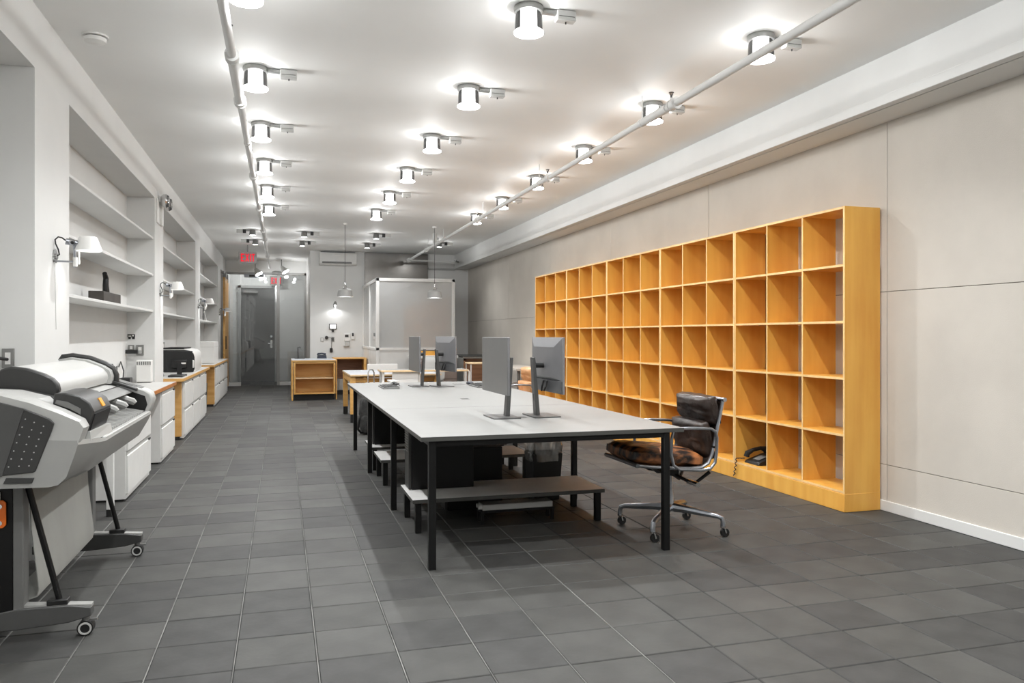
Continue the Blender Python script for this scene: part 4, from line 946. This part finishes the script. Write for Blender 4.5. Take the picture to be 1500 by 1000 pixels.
obj('frame', G().box(1.022, 1.183, 17.975, 18.0, 1.405, 1.53), 'dark_plastic', t, bevel=.003)
obj('display', G().box(1.04, 1.165, 17.973, 17.977, 1.42, 1.515), 'screen_lit', t)
obj('camera_ball', G().lathe([(0,-.03),(.022,-.02),(.03,0),(.022,.02),(0,.03)], (1.10, 17.97, 1.375), 14), 'dark_plastic', t)
wall_plate('light_switch', (.832, .90, 17.985, 18.0, 1.13, 1.225), 'y', 'white switch plate on the end wall below the small screen', 'switch', 'grey_plastic')
wall_plate('wall_socket', (1.07, 1.135, 17.985, 18.0, 1.13, 1.235), 'y', 'steel socket plate on the end wall with a hanging plug', 'socket', 'steel_grey', 'dark_plastic')
t = thing('plug_cluster', 'dark plug with hanging cord on the end wall', 'plug', (.96, 17.97, .9))
obj('plug', G().lathe([(0,-.02),(.035,-.015),(.04,.02),(0,.03)], (.965, 17.965, 1.22), 14, 'y'), 'dark_plastic', t)
obj('cord', G().tube([(.98,17.97,1.22),(1.03,17.965,1.23),(1.07,17.96,1.2),(1.075,17.97,1.05),(1.07,17.97,.98)], .005, 6), 'dark_plastic', t)
obj('adapter', G().box(1.035, 1.095, 17.95, 17.99, .90, .985), 'black_plastic', t, bevel=.006)
t = thing('thermostat', 'white control panel with small display on the end wall', 'thermostat', (1.41, 17.98, 1.14))
obj('body', G().box(1.35, 1.475, 17.97, 18.0, 1.14, 1.31), 'white_plastic', t, bevel=.006)
obj('display', G().box(1.365, 1.445, 17.967, 17.972, 1.23, 1.285), 'dark_plastic', t)
obj('lower_flap', G().box(1.37, 1.47, 17.96, 18.0, 1.04, 1.13).box(1.33, 1.47, 17.95, 18.0, 1.025, 1.04), 'grey_plastic', t, bevel=.003)
t = thing('handset_holder', 'white wall handset with dark face beside the control panel', 'handset', (1.545, 17.98, 1.17))
obj('body', G().box(1.505, 1.575, 17.96, 18.0, 1.18, 1.33), 'white_plastic', t, bevel=.006)
obj('face', G().box(1.52, 1.56, 17.957, 17.962, 1.25, 1.325), 'dark_plastic', t)
# stainless panel above the office box
tag(obj('steel_panel', G().box(1.80, 3.24, 17.93, 17.995, 2.40, 3.14), 'steel_brushed', bevel=.004), 'brushed stainless steel panel above the glazed office box', 'panel')

# oak table behind the work table
t = thing('oak_table', 'oak table with grey inlaid top and black leg ends', 'table', (1.62, 12.35, 0))
obj('table_top', G().box(.955, 2.30, 11.58, 13.1, .675, .70), ['laminate_grey', 'oak_pale'], t, matfn=wtop, bevel=.002)
obj('apron', G().box(1.03, 2.22, 11.66, 11.69, .58, .64).box(1.03, 2.22, 12.98, 13.01, .58, .64).box(.97, 1.0, 11.7, 13.0, .58, .675).box(2.25, 2.28, 11.7, 13.0, .58, .675), 'oak', t)
for x in (.96, 2.20):
    for y in (11.62, 12.97):
        lg = obj('leg', G().box(x, x+.075, y, y+.075, .12, .675), 'oak', t, bevel=.003)
        obj('leg_end', G().box(x+.003, x+.072, y+.003, y+.072, 0, .12), 'black_plastic', lg)
# pale wood desk with white round-cornered frame
t = thing('white_frame_desk', 'pale wood edged desk with white round-cornered frame and white front panel', 'desk', (2.0, 11.3, 0))
obj('desk_top', G().box(1.34, 2.60, 11.08, 11.50, .752, .78), ['laminate_white', 'oak_pale'], t, matfn=wtop, bevel=.004)
obj('front_panel', G().box(1.50, 1.87, 11.12, 11.135, .42, .75), 'white_plastic', t, bevel=.002)
for x in (1.89, 2.62):
    obj('leg', G().tube([(x-.06, 11.15, .765), (x-.015, 11.15, .76), (x, 11.15, .735), (x, 11.15, .02)], .018, 8).tube([(x-.06, 11.43, .765), (x-.015, 11.43, .76), (x, 11.43, .735), (x, 11.43, .02)], .018, 8).box(x-.025, x+.025, 11.1, 11.48, 0, .025), 'white_plastic', t)
obj('leg', G().box(1.36, 1.39, 11.12, 11.15, 0, .752).box(1.36, 1.39, 11.43, 11.46, 0, .752), 'white_plastic', t)
# white wire chair between tables
t = thing('wire_chair', 'white wire framed chair between the work table and oak table', 'chair', (1.26, 10.7, 0))
obj('seat', G().box(1.12, 1.5, 10.5, 10.9, .44, .46), 'white_plastic', t, bevel=.01)
for (x, y) in ((1.14, 10.52), (1.48, 10.52), (1.48, 10.88)): obj('leg', G().ring((x, y, 0), (x, y, .44), .009, n=8), 'chrome', t)
obj('back_frame', G().tube([(1.14, 10.88, 0), (1.14, 10.88, .76), (1.16, 10.88, .80), (1.2, 10.88, .80), (1.22, 10.88, .76), (1.22, 10.88, .45)], .009, 8), 'chrome', t)
obj('brace', G().ring((1.42, 10.7, .46), (1.5, 10.55, .66), .008, n=8).box(1.40, 1.5, 10.5, 10.9, .64, .66), 'white_plastic', t)
# white chair beyond the oak table
t = thing('white_chair', 'white plastic chair with rectangular back beyond the oak table', 'chair', (1.6, 13.7, 0))
obj('backrest', G().box(1.39, 1.90, 13.42, 13.44, .56, .785), 'white_plastic', t, bevel=.004)
obj('seat', G().box(1.40, 1.89, 13.44, 13.9, .44, .46), 'white_plastic', t, bevel=.01)
for x in (1.42, 1.87):
    for y in (13.43, 13.88): obj('leg', G().ring((x, y, 0), (x, y, .56 if y < 13.6 else .44), .011, n=8), 'chrome', t)
# credenza before the office box
t = thing('drawer_credenza', 'brown grey drawer credenza with white top before the office box', 'credenza', (2.85, 14.8, 0))
obj('body', G().box(2.36, 3.20, 14.6, 15.05, .04, .84), 'drawer_brown', t, bevel=.003)
obj('top', G().box(2.34, 3.22, 14.58, 15.07, .84, .89), 'white_plastic', t, bevel=.003)
for k in range(2):
    for j in range(2):
        d = obj('drawer', G().box(2.375+k*.415, 2.775+k*.415, 14.588, 14.6, .06+j*.39, .43+j*.39), 'drawer_brown', t, bevel=.002)
        obj('pull', G().ring((2.48+k*.415, 14.575, .40+j*.39), (2.67+k*.415, 14.575, .40+j*.39), .008, n=8), 'chrome', d)
obj('plinth', G().box(2.38, 3.18, 14.63, 15.03, 0, .04), 'black_plastic', t)
t = thing('wood_tray', 'oak tray box standing on the drawer credenza', 'tray', (2.8, 14.85, .89))
obj('tray', G().box(2.38, 3.12, 14.70, 14.72, .89, .975).box(2.38, 3.12, 14.98, 15.0, .89, .975).box(2.38, 2.40, 14.72, 14.98, .89, .975).box(3.10, 3.12, 14.72, 14.98, .89, .975).box(2.40, 3.10, 14.72, 14.98, .89, .905), 'birch', t, bevel=.002)
obj('contents', G().box(2.45, 2.9, 14.75, 14.95, .905, .99), 'wood_dark', t, bevel=.01)
t = thing('grey_chair', 'grey shell chair tucked before the drawer credenza', 'chair', (2.62, 14.1, 0))
obj('shell', G().cushion(.2, .22, .035, Matrix.Translation((2.62, 14.15, .46)), 8, .5, 0).cushion(.2, .2, .03, Matrix.Translation((2.62, 13.93, .68)) @ Matrix.Rotation(R(80), 4, 'X'), 8, .5, 0), 'grey_plastic', t, angle=70)
for x in (2.47, 2.77):
    for y in (14.0, 14.3): obj('leg', G().ring((x, y, 0), (x, y, .45), .012, n=8), 'chrome', t)
# dark topped desk by the wall
t = thing('dark_top_desk', 'desk with dark top and reddish brown panel by the fibreboard wall', 'desk', (3.75, 14.8, 0))
obj('top', G().box(3.27, 4.18, 14.45, 15.75, .85, .88), 'dark_plastic', t, bevel=.003)
obj('edge_band', G().box(3.28, 4.17, 14.44, 14.45, .835, .865), 'steel_grey', t)
obj('front_panel', G().box(3.36, 4.17, 14.55, 14.57, .05, .82), 'walnut', t)
obj('frame', G().box(3.31, 3.35, 14.5, 14.54, 0, .85).box(3.31, 3.35, 15.66, 15.7, 0, .85).box(4.12, 4.16, 14.5, 14.54, 0, .85).box(4.12, 4.16, 15.66, 15.7, 0, .85).box(3.31, 4.16, 14.5, 14.54, .79, .83), 'walnut', t)
# white stool
t = thing('bar_stool', 'white wire stool with pale wooden seat before the dark topped desk', 'stool', (3.32, 13.3, 0))
obj('seat', G().box(3.10, 3.56, 13.1, 13.5, .775, .80), 'oak_pale', t, bevel=.006)
for x in (3.12, 3.54):
    for y in (13.12, 13.48): obj('leg', G().ring((x-.0, y, .775), (x+(.03 if x > 3.3 else -.03)*0+x*0, y, 0), .009, n=8), 'white_plastic', t)
obj('foot_ring', G().box(3.12, 3.54, 13.115, 13.125, .32, .335).box(3.12, 3.54, 13.475, 13.485, .32, .335).box(3.115, 3.125, 13.12, 13.48, .32, .335).box(3.535, 3.545, 13.12, 13.48, .32, .335), 'white_plastic', t)
# pale side table beyond the bookcases
t = thing('pale_side_table', 'pale cream table against the fibreboard wall beyond the bookcases', 'table', (3.95, 12.9, 0))
obj('top', G().box(3.62, 4.18, 12.1, 13.7, .70, .74), 'oak_pale' if 0 else 'fibreboard', t, bevel=.004)
for x in (3.66, 4.12):
    for y in (12.15, 13.62): obj('leg', G().box(x, x+.03, y, y+.03, 0, .70), 'mid_plastic', t)
obj('rail', G().box(3.67, 3.68, 12.18, 13.62, .35, .38), 'mid_plastic', t)
# backpack
t = thing('backpack', 'dark backpack standing on the floor beyond the work table', 'backpack', (1.08, 10.4, 0))
obj('body', G().cushion(.25, .16, .13, Matrix.Translation((1.1, 10.28, .25)) @ Matrix.Rotation(R(90), 4, 'Y'), 10, .35, .01, 2), 'fabric_dark', t, angle=70)
obj('front_pocket', G().cushion(.11, .13, .06, Matrix.Translation((1.03, 10.23, .14)) @ Matrix.Rotation(R(90), 4, 'Y'), 8, .4, .006, 5), 'fabric_dark', t, angle=70)
obj('strap', G().tube([(1.0, 10.22, .28), (.95, 10.2, .18), (.94, 10.22, .07), (.98, 10.26, .02), (1.04, 10.2, .03)], .016, 8), 'black_plastic', t)

# pieces that stand apart become parts of their own
def split_loose(o):
    me = o.data; n = len(me.vertices); par = list(range(n))
    def find(a):
        while par[a] != a: par[a] = par[par[a]]; a = par[a]
        return a
    for e in me.edges:
        a, b = find(e.vertices[0]), find(e.vertices[1])
        if a != b: par[a] = b
    comps = {}
    for i in range(n): comps.setdefault(find(i), []).append(i)
    if len(comps) < 2: return
    sm = [p.use_smooth for p in me.polygons]
    for k, vs_ in enumerate(comps.values()):
        idx = {v: i for i, v in enumerate(vs_)}
        m2 = bpy.data.meshes.new(o.name)
        fs_ = [tuple(idx[v] for v in p.vertices) for p in me.polygons if p.vertices[0] in idx]
        m2.from_pydata([tuple(me.vertices[v].co) for v in vs_], [], fs_)
        for q in me.materials: m2.materials.append(q)
        if sm and sm[0]:
            m2.polygons.foreach_set('use_smooth', [True]*len(m2.polygons)); m2.set_sharp_from_angle(angle=R(35))
        if k == 0: keep = m2
        else:
            c = o.copy(); c.data = m2; COL.objects.link(c)
    o.data = keep
WANT = {'dark_top_desk': ('frame',), 'wall_socket': ('outlet',), 'white_frame_desk': ('leg',), 'oak_table': ('apron',), 'monitor': ('cable',),
        'emergency_light': ('bracket',), 'door_2': ('hanger',), 'wall_label': ('white_mark',), 'cable_clutter': ('cords',), 'bar_stool': ('foot_ring',)}
for o in list(bpy.data.objects):
    if o.type == 'MESH' and o.parent:
        pn, on = o.parent.name.split('.')[0], o.name.split('.')[0]
        if on in WANT.get(pn, ()): split_loose(o)
